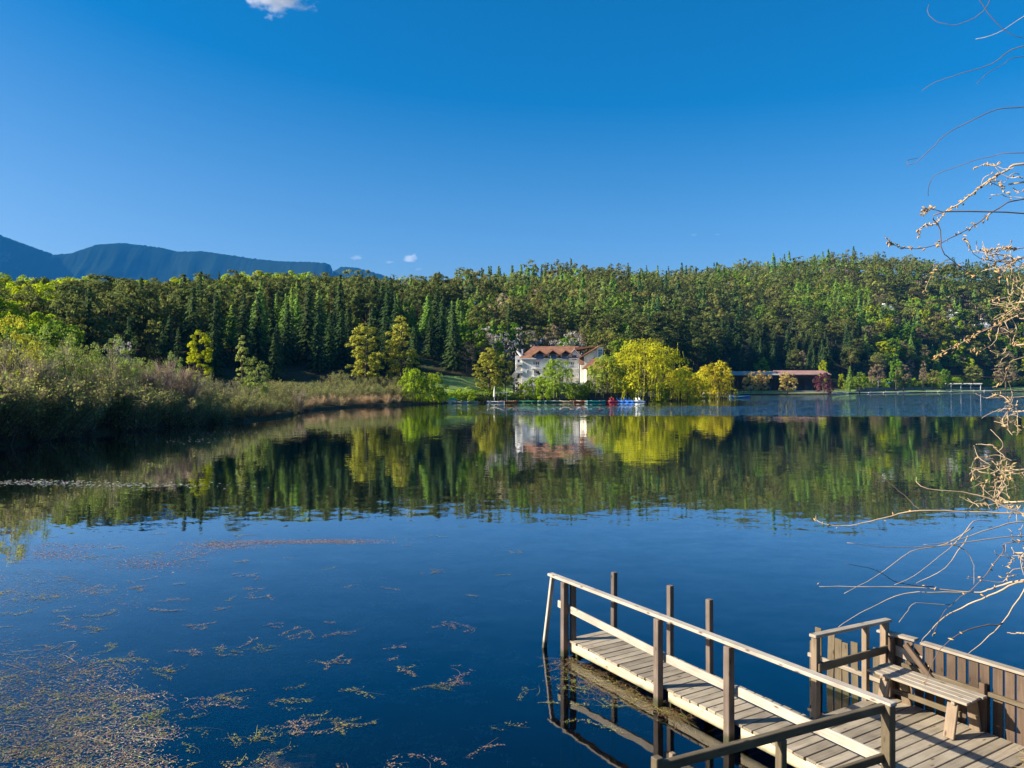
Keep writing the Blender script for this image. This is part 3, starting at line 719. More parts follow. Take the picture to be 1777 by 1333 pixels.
for p, d, yt, w in [(560, 158, 672, 50), (600, 160, 668, 52), (645, 164, 666, 56), (685, 168, 668, 50)]:
    single('low_alder', 'low_shrub', 'olive rounded shrub behind the reed bank', 'bush', p, d, yt, w, 5.0, group='olive shrubs behind the reeds')
for p, d, yt, w in [(735, 178, 676, 44), (775, 181, 675, 46), (808, 184, 672, 46), (838, 188, 674, 44), (868, 190, 672, 40), (890, 191, 680, 30)]:
    single('hedge', 'green_bush', 'green waterside bush behind the moored boats', 'bush', p, d, yt, w, 5.5, group='bushes behind the boats')
for p, d, yt in [(935, 198, 640), (947, 198, 642), (899, 203, 648)]:
    single('cypress', 'cypress_tree', 'thin dark cypress against the hotel wall', 'tree', p, d, yt, group='cypresses at the hotel')
for p, d, yt, w in [(925, 193, 656, 34), (942, 191.5, 660, 34), (1000, 193, 662, 38), (1020, 194, 664, 22), (1085, 195, 660, 36), (1006, 191.6, 672, 30), (912, 194, 662, 26), (1148, 200, 664, 34)]:
    single('hedge', 'green_bush', 'dark leafy bush in the hotel garden', 'bush', p, d, yt, w, 5.5, group='bushes in the hotel garden')
# thicket along the left shore
g2 = np.random.default_rng(77)
for p in np.arange(-170, 535, 13.5):
    for row in range(3):
        d = ys_(p) - .6 + row*6.5 + g2.uniform(-.8, 2.5)
        pp = p + g2.uniform(-7, 7); x, y = spot(pp, d)
        hmax = np.interp(pp, [-170, 60, 240, 300, 400, 470, 540], [8.8, 8.4, 8.0, 6.2, 4.6, 3.5, 2.4])
        H = hmax*g2.uniform(.62, 1.02)*(.72 + .17*row)
        wh = 'below the golden tree' if pp < 80 else 'below the pale green trees' if pp < 250 else 'by the leaning bare trees' if pp < 335 else 'below the slim poplar' if pp < 450 else 'towards the reed shore'
        rw = ('at the water edge ', 'in the middle of the thicket ', 'at the back of the thicket ')[row]
        if row == 0 or H < 4: plant('low_alder', 'shore_shrub', 'low twiggy brown shrub ' + rw + wh, 'bush', 'low shrubs ' + rw + wh, x, y, max(H, 1.8), g2.uniform(.9, 1.25), crown='crown', trunk='stem')
        else: plant('alder', 'alder_shrub', 'tall twiggy alder ' + rw + wh, 'bush', 'alders ' + rw + wh, x, y, H, g2.uniform(.85, 1.15), crown='crown', trunk='stem')
for p, d, H in [(36, 60, 7.5), (268, 82, 7.5), (292, 84, 8.2), (312, 85, 8.4), (325, 86, 7.2), (520, 118, 5.0)]:
    x, y = spot(p, d); plant('bare', 'bare_tree', 'thin bare tree leaning out of the shore thicket', 'tree', 'bare trees on the left shore', x, y, H, .8, trunk='stem')
for p in np.arange(520, 715, 9.0):
    d = ys_(p) + g2.uniform(.2, 7); x, y = spot(p, d)
    plant('reed', 'reed_clump', 'straw brown reed clump on the low far shore', 'reeds', 'reed clumps on the far shore', x, y, g2.uniform(1.5, 2.6), g2.uniform(.9, 1.3), trunk='stem')
for p in np.arange(545, 720, 12.0):
    d = ys_(p) + g2.uniform(5, 13); x, y = spot(p, d)
    plant('low_alder', 'shore_shrub', 'brownish shrub behind the reed clumps', 'bush', 'shrubs behind the reeds', x, y, g2.uniform(2.6, 4.2), g2.uniform(1.0, 1.3), trunk='stem')
for p in np.arange(440, 700, 9.5):
    d = ys_(p) + g2.uniform(14, 40); x, y = spot(p, d)
    plant('low_alder', 'shore_shrub', 'olive brown shrub on the flat ground between the reeds and the spruces', 'bush', 'shrubs between reeds and spruces', x, y, g2.uniform(2.4, 4.4), g2.uniform(1.0, 1.4), trunk='stem')
# trees of the bathing beach
for p, d, yt, w, k, nm, lab in [
  (1303, 328, 645, 26, 'golden', 'birch_tree', 'pale golden birch nearest the golden willow on the beach lawn'), (1322, 330, 643, 26, 'golden', 'birch_tree', 'pale golden birch before the middle of the dark beach house'),
  (1367, 333, 645, 27, 'golden', 'birch_tree', 'golden beige round tree before the dark beach house'), (1430, 342, 647, 36, 'purple', 'plum_tree', 'dark purple-leaved tree at the end of the beach house'),
  (1428, 372, 624, 18, 'fresh', 'broadleaf_tree', 'yellow-green tree rising behind the beach house roof'), (1460, 352, 648, 12, 'fresh', 'broadleaf_tree', 'slim yellow-green tree beside the purple tree'),
  (1475, 364, 634, 20, 'larch', 'larch_tree', 'small light green conical tree behind the beach lawn'), (1492, 362, 645, 28, 'green', 'broadleaf_tree', 'round green tree on the beach lawn'),
  (1523, 392, 632, 26, 'brown', 'broadleaf_tree', 'brownish bare tree beside the water slide'), (1555, 398, 621, 24, 'green', 'broadleaf_tree', 'grey-green round tree above the water slide'),
  (1568, 396, 632, 24, 'brown', 'broadleaf_tree', 'brown bare tree between the water slide and the pergola'), (1602, 420, 626, 14, 'brown', 'broadleaf_tree', 'narrow brown tree beside the white pergola'),
  (1620, 430, 640, 22, 'olive', 'broadleaf_tree', 'olive tree behind the white pergola'), (1640, 434, 640, 20, 'green', 'broadleaf_tree', 'green tree behind the white pergola'),
  (1690, 470, 632, 30, 'olive', 'broadleaf_tree', 'olive tree on the meadow beyond the pier'), (1745, 478, 628, 46, 'brown', 'broadleaf_tree', 'wide brown tree beyond the end of the pier'), (1800, 500, 620, 50, 'olive', 'broadleaf_tree', 'olive tree on the shore farthest beyond the pier')]:
    single(k, nm, lab, 'tree', p, d, yt, w, {'golden': 8, 'purple': 10, 'fresh': 10, 'larch': 7, 'green': 9, 'brown': 8, 'olive': 9}[k])

for p in np.arange(1484, 1800, 17.0):
    single('hedge', 'green_bush', 'low light green bush on the bank above the bathing beach', 'bush', p + g2.uniform(-6, 6), ys_(p) + g2.uniform(24, 40), 660 - g2.uniform(0, 9), g2.uniform(14, 24), 5.5, group='bushes above the bathing beach')
# lawns and beach
def patch(name, pts, m, dz=.06):
    V = [(x, y, tz(x, y) + dz) for x, y in pts]
    return tag(MB().add(V, [tuple(range(len(V)))]).build(name, m), kind='structure')
def strip(name, m, ps, da, db, nz_=6, dz=.07):
    V, Fq = [], []
    for p in ps:
        for j in range(nz_):
            d = da(p) + (db(p) - da(p))*j/(nz_-1); x, y = spot(p, d); V.append((x, y, tz(x, y) + dz))
    for i in range(len(ps)-1):
        for j in range(nz_-1): Fq.append((i*nz_+j, (i+1)*nz_+j, (i+1)*nz_+j+1, i*nz_+j+1))
    return tag(link(name, npmesh(name, V, Fq, smooth=True), m), kind='structure')
strip('beach_lawn', M['grass'], np.linspace(1278, 1800, 40), lambda p: ys_(p) + .4, lambda p: ys_(p) + 26)
strip('shore_path', M['cream'], np.linspace(1285, 1790, 40), lambda p: ys_(p) + .1, lambda p: ys_(p) + 2.6, 3, .12)
strip('grass_bank', M['grass'], np.linspace(740, 890, 20), lambda p: ys_(p) + 14, lambda p: yf(p) + 2)

# ------------------------------------------------------------------ the wooden jetty
JA, JN = Vector((.52, -.854, 0)), Vector((.854, .52, 0))           # along the jetty towards the shore, and across it to the right
J0 = Vector((.964, 12.72, 0)); DZ = .27
def J(s, t, z=0.0): return J0 + JA*s + JN*t + Vector((0, 0, z))
jet = empty('wooden_jetty', J(3, .5, -2.6)); tag(jet, 'weathered plank jetty with timber handrails reaching into the lake', 'jetty')
g3 = np.random.default_rng(3)
s = -.04
while s < 7.3:
    w = .138 + g3.uniform(-.004, .004)
    ta, tb = -.02 + g3.uniform(-.022, .018), (.95 if s + w < 4.17 else 2.44) + g3.uniform(-.015, .015)
    dz = g3.uniform(-.004, .004); sk = g3.uniform(-.004, .004)
    beam_object('plank', J(s + w/2 - sk, ta, DZ - .018 + dz), J(s + w/2 + sk, tb, DZ - .018 + dz + g3.uniform(-.003, .003)), w, .036, M['deck'], jet, roll=g3.uniform(-.012, .012), bev=.005)
    s += w + .013 + g3.uniform(0, .004)
for (a_, b_) in [(0.02, 2.20), (2.42, 3.52), (3.74, 7.2)]:          # pale fascia boards under the plank ends
    beam_object('fascia_board', J(a_, .015, .155), J(b_, .015, .155 + g3.uniform(-.006, .006)), .04, .145, M['new'], jet)
beam_object('stringer', J(.02, .90, .15), J(4.1, .90, .15), .06, .16, M['post'], jet)
for t in (.85, 1.55, 2.35): beam_object('joist', J(4.12, t, .15), J(7.2, t, .15), .06, .16, M['post'], jet)
beam_object('cross_joist', J(4.16, .97, .15), J(4.16, 2.44, .15), .05, .15, M['post'], jet)
for s_ in (.08, 2.36, 3.68): beam_object('cross_joist', J(s_, .06, .03), J(s_, .9, .03), .07, .09, M['post'], jet)
for (s_, t) in [(.12, .10), (2.40, .07), (3.72, .07), (.12, .86), (2.36, .86), (3.68, .86), (4.22, 1.5), (4.22, 2.3), (5.75, .1), (5.75, 1.5), (5.75, 2.3)]:
    beam_object('pile', J(s_, t, -2.7), J(s_, t, .07), .09, .09, M['post'], jet)
RZ = 1.245
for i, (s_, t, top) in enumerate([(-.02, -.08, RZ), (2.30, -.085, RZ), (3.62, -.085, RZ), (5.75, -.055, RZ + .03)]):
    beam_object('rail_post', J(s_, t, -2.6), J(s_ + g3.uniform(-.02, .02), t, top), .10, .105, M['post'] if i < 3 else M['olive'], jet)
beam_object('rail_post', J(.06, .05, DZ - .25), J(.05, .05, RZ + .02), .085, .085, M['post'], jet)
beam_object('rail_brace', J(-.62, -.22, -1.0), J(-.40, -.06, RZ - .01), .055, .075, M['rail'], jet)
beam_object('top_rail', J(-.50, -.045, RZ + .025), J(5.80, -.035, RZ + .03), .115, .045, M['rail'], jet)
for (a_, b_, z0, z1) in [(-.30, 2.25, .80, .70), (2.35, 3.57, .69, .68), (3.67, 5.70, .68, .65)]:
    beam_object('mid_rail', J(a_, -.005, z0), J(b_, -.005, z1), .038, .12, M['rail'], jet)
for (sx, dd, ty) in [(1064, 13.1, 993), (1163, 11.93, 1016), (1233, 11.2, 1040)]:
    b = Vector(((sx - CX)/F*dd, dd, -2.6)); beam_object('mooring_post', b, (b.x + g3.uniform(-.02, .02), b.y, EYE - (ty - CY)*dd/F), .085, .085, M['post'], jet)
# railing along the shore side, leading away from the jetty's foot
e0, e1 = J(5.72, -.06, 1.235), J(5.43, -2.95, 1.25)
beam_object('shore_rail', e0, e1, .06, .085, M['olive'], jet)
beam_object('shore_rail', J(5.72, -.08, .72), J(5.45, -2.9, .70), .045, .085, M['olive'], jet)
for k, top in ((.5, 1.20), (1.0, 1.34)):
    p = e0.lerp(e1, k); beam_object('rail_post', (p.x, p.y, -1.6), (p.x, p.y, top), .08, .08, M['olive'], jet)
p = e0.lerp(e1, .955); beam_object('rail_post', (p.x + .06, p.y + .10, -1.6), (p.x + .05, p.y + .1, 1.30), .05, .05, M['tan'], jet)
# railing across the head of the platform
for (t, top, w) in ((1.0, 1.31, .085), (2.06, 1.27, .075), (2.50, 1.25, .09)):
    beam_object('rail_post', J(4.10, t, -2.6), J(4.10, t, top), w, w, M['tan'], jet)
beam_object('top_rail', J(4.10, .93, 1.335), J(4.10, 2.60, 1.272), .105, .04, M['grey'], jet)
beam_object('mid_rail', J(4.155, .98, .93), J(4.155, 2.50, .90), .035, .105, M['olive'], jet)

# ------------------------------------------------------------------ plank fence beside the platform
FT = 2.56
fen = empty('plank_fence', J(5.5, FT, -.6)); tag(fen, 'dark board fence with pale cap rail, its far end ragged in the water', 'fence')
s = 2.82
while s < 9.3:
    w = .118 + g3.uniform(-.012, .008)
    if s < 3.98:
        top = float(np.interp(s, [2.82, 2.95, 3.1, 3.3, 3.6, 4.0], [.62, .88, .86, .80, .83, .86])) + g3.uniform(-.06, .05); lean = g3.uniform(-.05, .05); m = M['grey'] if s < 3.4 and g3.uniform() < .45 else M['olive']
    else: top, lean, m = 1.075 + g3.uniform(-.012, .004), g3.uniform(-.008, .008), M['fence']
    beam_object('board', J(s + w/2, FT + g3.uniform(-.008, .008), -.62), J(s + w/2 + lean, FT + g3.uniform(-.006, .006), top), w, .024, m, fen, roll=math.pi/2 if False else 0.0, bev=.004)
    s += w + (.026 if s > 4 else g3.uniform(.015, .06))
for ob in [o for o in fen.children]:                                   # turn the boards' wide side along the fence
    pass
beam_object('cap_rail', J(3.98, FT - .01, 1.10), J(4.52, FT + .01, 1.115), .125, .035, M['grey'], fen)
beam_object('cap_rail', J(4.60, FT, 1.105), J(9.3, FT, 1.105), .125, .035, M['grey'], fen)
beam_object('fence_rail', J(2.84, FT - .045, .42), J(4.05, FT - .045, .40), .045, .06, M['grey'], fen)
beam_object('fence_rail', J(4.35, FT - .05, .74), J(9.2, FT - .05, .70), .05, .055, M['olive'], fen)
beam_object('patch_board', J(4.12, FT - .035, .92), J(4.62, FT - .035, .86), .02, .14, M['grey'], fen)
beam_object('fence_brace', J(4.42, FT - .095, 1.05), J(4.86, FT - .095, .62), .05, .075, M['fence'], fen)
for s_ in (4.22, 5.42, 6.9, 8.4): beam_object('fence_post', J(s_, FT - .085, -.6), J(s_, FT - .085, .86 if s_ > 5 else 1.08), .07, .07, M['fence'], fen)

# ------------------------------------------------------------------ bench
ben = empty('wooden_bench', J(4.9, 2.15, DZ)); tag(ben, 'silver-grey slatted bench without backrest standing before the board fence', 'bench')
for i in range(4):
    t = 1.955 + i*.118
    beam_object('seat_slat', J(4.24 + g3.uniform(-.02, .02), t, .745), J(5.52 + g3.uniform(-.02, .02), t, .745), .108, .032, M['grey'], ben)
for s_ in (4.46, 5.34):
    beam_object('crossbar', J(s_, 1.93, .70), J(s_, 2.36, .70), .045, .055, M['grey'], ben)
    beam_object('leg', J(s_ - .02, 1.885, DZ + .002), J(s_ - .02, 1.985, .675), .13, .045, M['tan'], ben)
    beam_object('leg', J(s_ + .03, 2.40, DZ + .002), J(s_ + .03, 2.30, .675), .13, .045, M['tan'], ben)
beam_object('stretcher', J(4.46, 2.14, .50), J(5.34, 2.14, .50), .035, .07, M['olive'], ben)

# ------------------------------------------------------------------ straw on the planks, weed on the lake
def ribbons(n, fn, g, segs=5):
    """flat curved strands: fn(i) -> (x, y, z, length, width, heading, curl, colour)"""
    V, Fq, Cc = [], [], []
    for i in range(n):
        x, y, z, L_, w, h, cu, co = fn(i); o = len(V); step = L_/segs
        zz = z
        for k in range(segs + 1):
            ww = w*(.35 + .65*math.sin(math.pi*(k + .6)/(segs + 1.2)))/2
            V.append((x - math.sin(h)*ww, y + math.cos(h)*ww, zz)); V.append((x + math.sin(h)*ww, y - math.cos(h)*ww, zz + .3*ww)); Cc += [co, co]
            x += math.cos(h)*step; y += math.sin(h)*step; h += cu/segs + g.normal(0, .12); zz = z + g.normal(0, .002)
            if k: Fq.append((o + 2*k - 2, o + 2*k - 1, o + 2*k + 1, o + 2*k))
    return np.array(V), np.array(Fq), np.array(Cc)
def weed_material():
    m, N, L, out = mat('weed'); a_ = N.new('ShaderNodeAttribute'); a_.attribute_name = 'leafcol'
    ge = N.new('ShaderNodeNewGeometry'); hsv = N.new('ShaderNodeHueSaturation'); mr = nd(N, 'ShaderNodeMapRange'); mr.inputs['To Min'].default_value = .6; mr.inputs['To Max'].default_value = 1.4
    L.new(ge.outputs['Random Per Island'], mr.inputs[0]); L.new(mr.outputs[0], hsv.inputs['Value']); L.new(a_.outputs['Color'], hsv.inputs['Color'])
    b = nd(N, 'ShaderNodeBsdfPrincipled', Roughness=.45); L.new(hsv.outputs[0], b.inputs['Base Color']); L.new(b.outputs[0], out.inputs[0]); return m
M['weed'] = weed_material()
g4 = np.random.default_rng(8)
PAL = np.array([(.22,.19,.07), (.27,.19,.12), (.19,.18,.055), (.26,.18,.15), (.42,.36,.25)])
def straw(i):
    p = J(6.1 + abs(g4.normal(0, .55)), 2.35 - abs(g4.normal(0, .55)))
    return (p.x, p.y, DZ + .006 + g4.uniform(0, .012), g4.uniform(.06, .3), g4.uniform(.004, .009), g4.uniform(0, 6.28), g4.normal(0, .6), np.array((.46,.34,.16))*g4.uniform(.7, 1.2))
V, Fq, Cc = ribbons(420, straw, g4)
tag(link('dry_straw', npmesh('dry_straw', V, Fq, Cc), M['weed']), 'dry straw strewn over the platform planks', 'straw', kind='stuff')
# weed: one thick raft to the left, thinning into drifting wisps, and a tangle against the jetty
def raft_density(x, y):
    a_ = math.sin(x*.9 + 1.1*math.sin(y*.6)) + math.sin(y*1.3 + x*.35 + 2.0) + .7*math.sin(x*2.1 - y*1.7)
    return a_
wl_, bits = [], []
def wisp(x, y, L_, w, h, cu, z, pal=None):
    c_ = PAL[int(g4.integers(0, 5))] if pal is None else np.array(pal); wl_.append((x, y, z, L_, w, h, cu, c_*g4.uniform(.75, 1.25)))
def bit(x, y, z, c_, size=1.0):
    bits.append((x, y, z, g4.uniform(.015, .055)*size, g4.uniform(.006, .016)*size, g4.uniform(0, 6.28), c_[0]*g4.uniform(.7, 1.3), c_[1]*g4.uniform(.7, 1.3), c_[2]*g4.uniform(.7, 1.3)))
def sprig(x, y, L_, h, z, c_, bushy=44):
    """one drifting stem of pondweed with leaf whorls"""
    n = max(3, int(L_/.07)); cu = g4.normal(0, .2)
    wisp(x, y, L_, .004, h, cu*n, z, c_)
    for k in range(n):
        for _ in range(int(g4.integers(2, max(3, bushy//4)))): bit(x + g4.normal(0, .028), y + g4.normal(0, .028), z + g4.normal(0, .006), c_)
        x += math.cos(h)*.07; y += math.sin(h)*.07; h += cu + g4.normal(0, .2)
def q(xp, yp): v = px(xp, yp); return v.x, v.y
def depth(p_top, sd): return .004 + abs(g4.normal(0, .004)) if g4.uniform() < p_top else -abs(g4.normal(0, sd)) - .012
cnt = 0
while cnt < 46000:                                                    # dense raft: leaf bits over thin stems
    xp, yp = g4.uniform(-80, 330), g4.uniform(985, 1400)
    edge = np.interp(yp, [985, 1010, 1040, 1090, 1125, 1180, 1260, 1400], [60, 190, 225, 190, 130, 235, 285, 260]) + 26*math.sin(yp*.11)
    if xp > edge + g4.normal(0, 22): continue
    x, y = q(xp, yp)
    if raft_density(x, y) + g4.normal(0, .7) < (-.1 if yp < 1120 else -.6): continue
    cnt += 1; c_ = PAL[int(g4.integers(0, 5))]*(1.0 + .35*math.sin(x*1.3 + y*.7))
    if g4.uniform() < .14: wisp(x, y, g4.uniform(.08, .3), g4.uniform(.003, .007), g4.normal(.05, .8) + (math.pi if g4.uniform() < .5 else 0), g4.normal(0, 1.6), depth(.22, .08), c_)
    else: bit(x, y, depth(.30, .07), c_*(2.0 if g4.uniform() < .03 else 1.0), 1.0)
for k in range(9):                                                   # a few pale reed stalks lying in the raft
    x, y = q(g4.uniform(-40, 220), g4.uniform(1120, 1330)); wisp(x, y, g4.uniform(.3, .7), .009, -.45 + g4.normal(0, .2), 0, .008, (.45,.38,.28))
cnt = 0
while cnt < 26000:                                                    # soft beds rooted below the surface
    xp, yp = g4.uniform(-60, 780), g4.uniform(990, 1400); x, y = q(xp, yp)
    dn = math.sin(x*1.4 + 1.3*math.sin(y*1.1)) + math.sin(y*2.3 + x*.8) + .8*math.sin(x*3.3 - y*2.1) - np.interp(xp, [0, 300, 780], [-.6, .5, 1.6])
    if dn + g4.normal(0, .45) < .55: continue
    cnt += 1; bit(x, y, -.04 - abs(g4.normal(0, .22)), (.20,.19,.085), 2.0)
for c_i in range(1000):                                                # drifting sprigs
    xp, yp = g4.uniform(-40, 900), g4.uniform(925, 1390)
    if g4.uniform() > np.interp(xp, [0, 450, 900], [1, .8, .22]): continue
    x, y = q(xp, yp); z = depth(.22, .14); c_ = PAL[int(g4.integers(0, 4))]*np.array([1, 1.05, .8])*g4.uniform(.8, 1.3); h = g4.normal(.1, .6)
    for k in range(int(g4.integers(1, 5))): sprig(x + g4.normal(0, .16), y + g4.normal(0, .09), g4.uniform(.15, .65), h + g4.normal(0, .5), z + g4.normal(0, .01) if z < -.03 else z, c_)
for (xc, yc, sx_, sy_, n) in [(390, 946, 40, 4, 1100), (470, 941, 40, 2.0, 700), (580, 940, 45, 2.2, 1200), (90, 962, 40, 6, 800), (250, 978, 50, 8, 800), (140, 948, 50, 3, 400), (330, 960, 30, 4, 300)]:   # far drift lines
    for k in range(n):
        x, y = q(xc + g4.normal(0, sx_), yc + g4.normal(0, sy_)); bit(x, y, .006, (.27,.15,.075) if g4.uniform() < .9 else (.5,.37,.25), 1.5)
for k in range(3800):                                                 # tangle beside the jetty
    s_ = g4.uniform(.1, 2.8); t = -abs(g4.normal(0, .34))*np.interp(s_, [0, 1, 2.7], [.7, 1.3, .4]); p = J(s_, t)
    c_ = (.25,.25,.06) if g4.uniform() < .22 else (.22,.145,.075)
    if g4.uniform() < .3: wisp(p.x, p.y, g4.uniform(.08, .4), g4.uniform(.003, .007), g4.uniform(-1.6, -.4) if g4.uniform() < .6 else g4.uniform(0, 6.28), g4.normal(0, 1.0), depth(.4, .05), c_)
    else: bit(p.x, p.y, depth(.3, .06), c_)
for k in range(34):
    p = Vector(px(g4.normal(1030, 42), g4.normal(1215, 18))); sprig(p.x, p.y, g4.uniform(.2, .6), g4.uniform(0, 6.28), depth(.5, .04), np.array((.27,.27,.06)), 40)
for k in range(60):                                                   # beside the fence
    p = J(g4.uniform(2.6, 8), FT + .15 + abs(g4.normal(0, .6))); sprig(p.x, p.y, g4.uniform(.2, .6), g4.uniform(0, 6.28), depth(.5, .04), np.array((.28,.18,.08)))
for (xc, yc, sx_, n) in [(60, 838, 60, 420), (230, 842, 90, 380), (420, 752, 60, 160), (330, 765, 60, 160)]:                # pale drift lines off the thicket
    for k in range(n):
        x, y = q(xc + g4.normal(0, sx_), yc + g4.normal(0, 2.6)); bit(x, y, .008, (.36,.35,.28), 4.5)
V, Fq, Cc = ribbons(len(wl_), lambda i: wl_[i], g4)
BA = np.array(bits); ch, sh2 = np.cos(BA[:, 5])[:, None], np.sin(BA[:, 5])[:, None]; d3 = np.concatenate([ch, sh2, np.zeros_like(ch)], 1); n3 = np.concatenate([-sh2, ch, np.full_like(ch, .25)], 1)
c3 = BA[:, :3]; bl, bw = (BA[:, 3]/2)[:, None], (BA[:, 4]/2)[:, None]
V2 = np.stack([c3 - d3*bl, c3 + n3*bw, c3 + d3*bl, c3 - n3*bw*np.array([1, 1, 0.0])], 1).reshape(-1, 3); C2 = np.repeat(BA[:, 6:9], 4, 0); F2 = np.arange(len(V2)).reshape(-1, 4) + len(V)
V, Fq, Cc = np.concatenate([V, V2]), np.concatenate([Fq, F2]), np.clip(np.concatenate([Cc, C2]), .004, .9)
tag(link('floating_weed', npmesh('floating_weed', V, Fq, Cc), M['weed']), 'brown and olive water weed drifting on the lake', 'water weed', kind='stuff')

# ------------------------------------------------------------------ the hotel
HD = 207.0
def hx(p, d=HD): return (p - CX)/F*d
def hz(y, d=HD): return EYE + (CY - y)*d/F
def roof_material():
    m, N, L, out = mat('clay_roof'); b = nd(N, 'ShaderNodeBsdfPrincipled', Roughness=.85)
    tc = N.new('ShaderNodeTexCoord'); wv = nd(N, 'ShaderNodeTexWave', Scale=1.6, Distortion=1.0, Detail=2.0); wv.bands_direction = 'X'
    nz_ = nd(N, 'ShaderNodeTexNoise', Scale=.8, Detail=6.0); L.new(tc.outputs['Object'], wv.inputs['Vector']); L.new(tc.outputs['Object'], nz_.inputs['Vector'])
    r = ramp(N, [(.3, (.16,.07,.038)), (.7, (.31,.14,.072))]); L.new(nz_.outputs['Fac'], r.inputs[0]); L.new(r.outputs[0], b.inputs['Base Color'])
    bp = nd(N, 'ShaderNodeBump', Strength=.5, Distance=.06); L.new(wv.outputs['Fac'], bp.inputs['Height']); L.new(bp.outputs[0], b.inputs['Normal'])
    L.new(b.outputs[0], out.inputs[0]); return m
M['roof'] = roof_material()
gz = 2.6
hot_o = empty('lake_hotel', (hx(965), HD, gz)); tag(hot_o, 'white lakeside hotel with red-brown tiled roofs and dormers', 'hotel')
def hpart(name, mb, m, parent=hot_o, smooth=False):
    o = mb.build(name, m, None, smooth)
    if parent is hot_o: o.parent = hot_o; o.matrix_parent_inverse = Matrix.Translation(hot_o.location).inverted()
    else: o.parent = parent
    return o
def sub(name, mb, m, parent): o = mb.build(name, m); o.parent = parent; return o
xl, xr = hx(906), hx(1006); yf_, yb = HD, HD + 13; ze, zr_ = hz(622), hz(600.5)
walls = hpart('wall', MB().box(xl, xr, yf_, yb, gz - 2, ze), M['white'])
ov = .8; e = ze - .15
A, B_, Cc_, D_ = (xl-ov, yf_-ov, e), (xr+.2, yf_-ov, e), (xr+.2, yb+ov, e), (xl-ov, yb+ov, e)
r0, r1 = (hx(926), (yf_+yb)/2, zr_), (xr+.2, (yf_+yb)/2, zr_)
th = .25
roofb = MB(); up = lambda p: (p[0], p[1], p[2] + th)
roofb.add([A, B_, Cc_, D_, r0, r1] + [up(p) for p in (A, B_, Cc_, D_, r0, r1)], [(6,7,11,10), (7,8,11), (8,9,10,11), (9,6,10), (3,2,1,0), (0,1,7,6), (1,2,8,7), (2,3,9,8), (3,0,6,9)])
hpart('roof', roofb, M['roof'])
hpart('fascia', MB().box(xl-ov-.03, xr+.2, yf_-ov-.06, yf_-ov-.003, e-.12, e+.2), M['whitep'])
def window(x0, x1, z0, z1, y, glass='glass'):
    w = MB().box(x0, x1, y-.10, y-.004, z0, z1); o = hpart('window', w, M['frame'])
    nx = 2; fw = .09
    for i in range(nx):
        a0 = x0 + (x1-x0)*i/nx + fw; a1 = x0 + (x1-x0)*(i+1)/nx - fw
        sub('pane', MB().box(a0, a1, y-.13, y-.102, z0+fw, z1-fw), M[glass], o)
    return o
for wpx, z0, z1 in [((925.5,929), 634.5, 627), ((929.5,936), 638, 628), ((950,956), 638, 628.5), ((972,978), 638, 628.5), ((990,996), 638, 628.5),
                    ((914,917), 648, 642), ((926.5,932), 653, 642.5), ((943,950), 652, 643), ((960,966), 652, 643), ((980,986), 652, 643)]:
    window(hx(wpx[0]), hx(wpx[1]), hz(z0), hz(z1), yf_)
# long balconies
for zy in (639.5, 654):
    b = hpart('balcony', MB().box(hx(922), hx(1003), yf_-1.3, yf_-.003, hz(zy)-.2, hz(zy)), M['whitep'])
    for k in range(28):
        xx = hx(922) + (hx(1003) - hx(922))*k/27; sub('baluster', MB().box(xx-.04, xx+.04, yf_-1.29, yf_-1.21, hz(zy), hz(zy)+.85), M['whitep'], b)
    sub('handrail', MB().box(hx(922), hx(1003), yf_-1.32, yf_-1.18, hz(zy)+.853, hz(zy)+.95), M['whitep'], b)
# dormers
for c in (933, 955.5, 978):
    w = 1.45; x = hx(c + 3.5); zb, ztop = hz(620.5), hz(608); y0 = yf_ - .2; y1 = yf_ + 5
    d_ = hpart('dormer', MB().box(x-w, x+w, y0, y1, zb-.3, zb+.9), M['white'])
    sub('gable', MB().hexa([(x-w, y0, zb+.9), (x+w, y0, zb+.9), (x, y0, ztop-.25)], [(x-w, y1, zb+.9), (x+w, y1, zb+.9), (x, y1, ztop-.25)]), M['darkwood'], d_)
    rf = MB()
    for sg in (-1, 1):
        rf.hexa([(x, y0-1.4, ztop-.2), (x, y1, ztop-.2), (x, y1, ztop), (x, y0-1.4, ztop)], [(x+sg*(w+.8), y0-1.4, zb+.25), (x+sg*(w+.8), y1, zb+.25), (x+sg*(w+.8), y1, zb+.47), (x+sg*(w+.8), y0-1.4, zb+.47)])
    sub('dormer_roof', rf, M['roof'], d_)
    sub('window', MB().box(x-.95, x+.95, y0-.06, y0-.004, zb-.2, zb+1.0), M['glass'], d_)
    sub('awning', MB().hexa([(x-1.0, y0-.08, zb+.25), (x+1.0, y0-.08, zb+.25), (x+1.0, y0-.08, zb+.32), (x-1.0, y0-.08, zb+.32)], [(x-1.0, y0-.9, zb-.45), (x+1.0, y0-.9, zb-.45), (x+1.0, y0-.9, zb-.38), (x-1.0, y0-.9, zb-.38)]), M['awning'], d_)
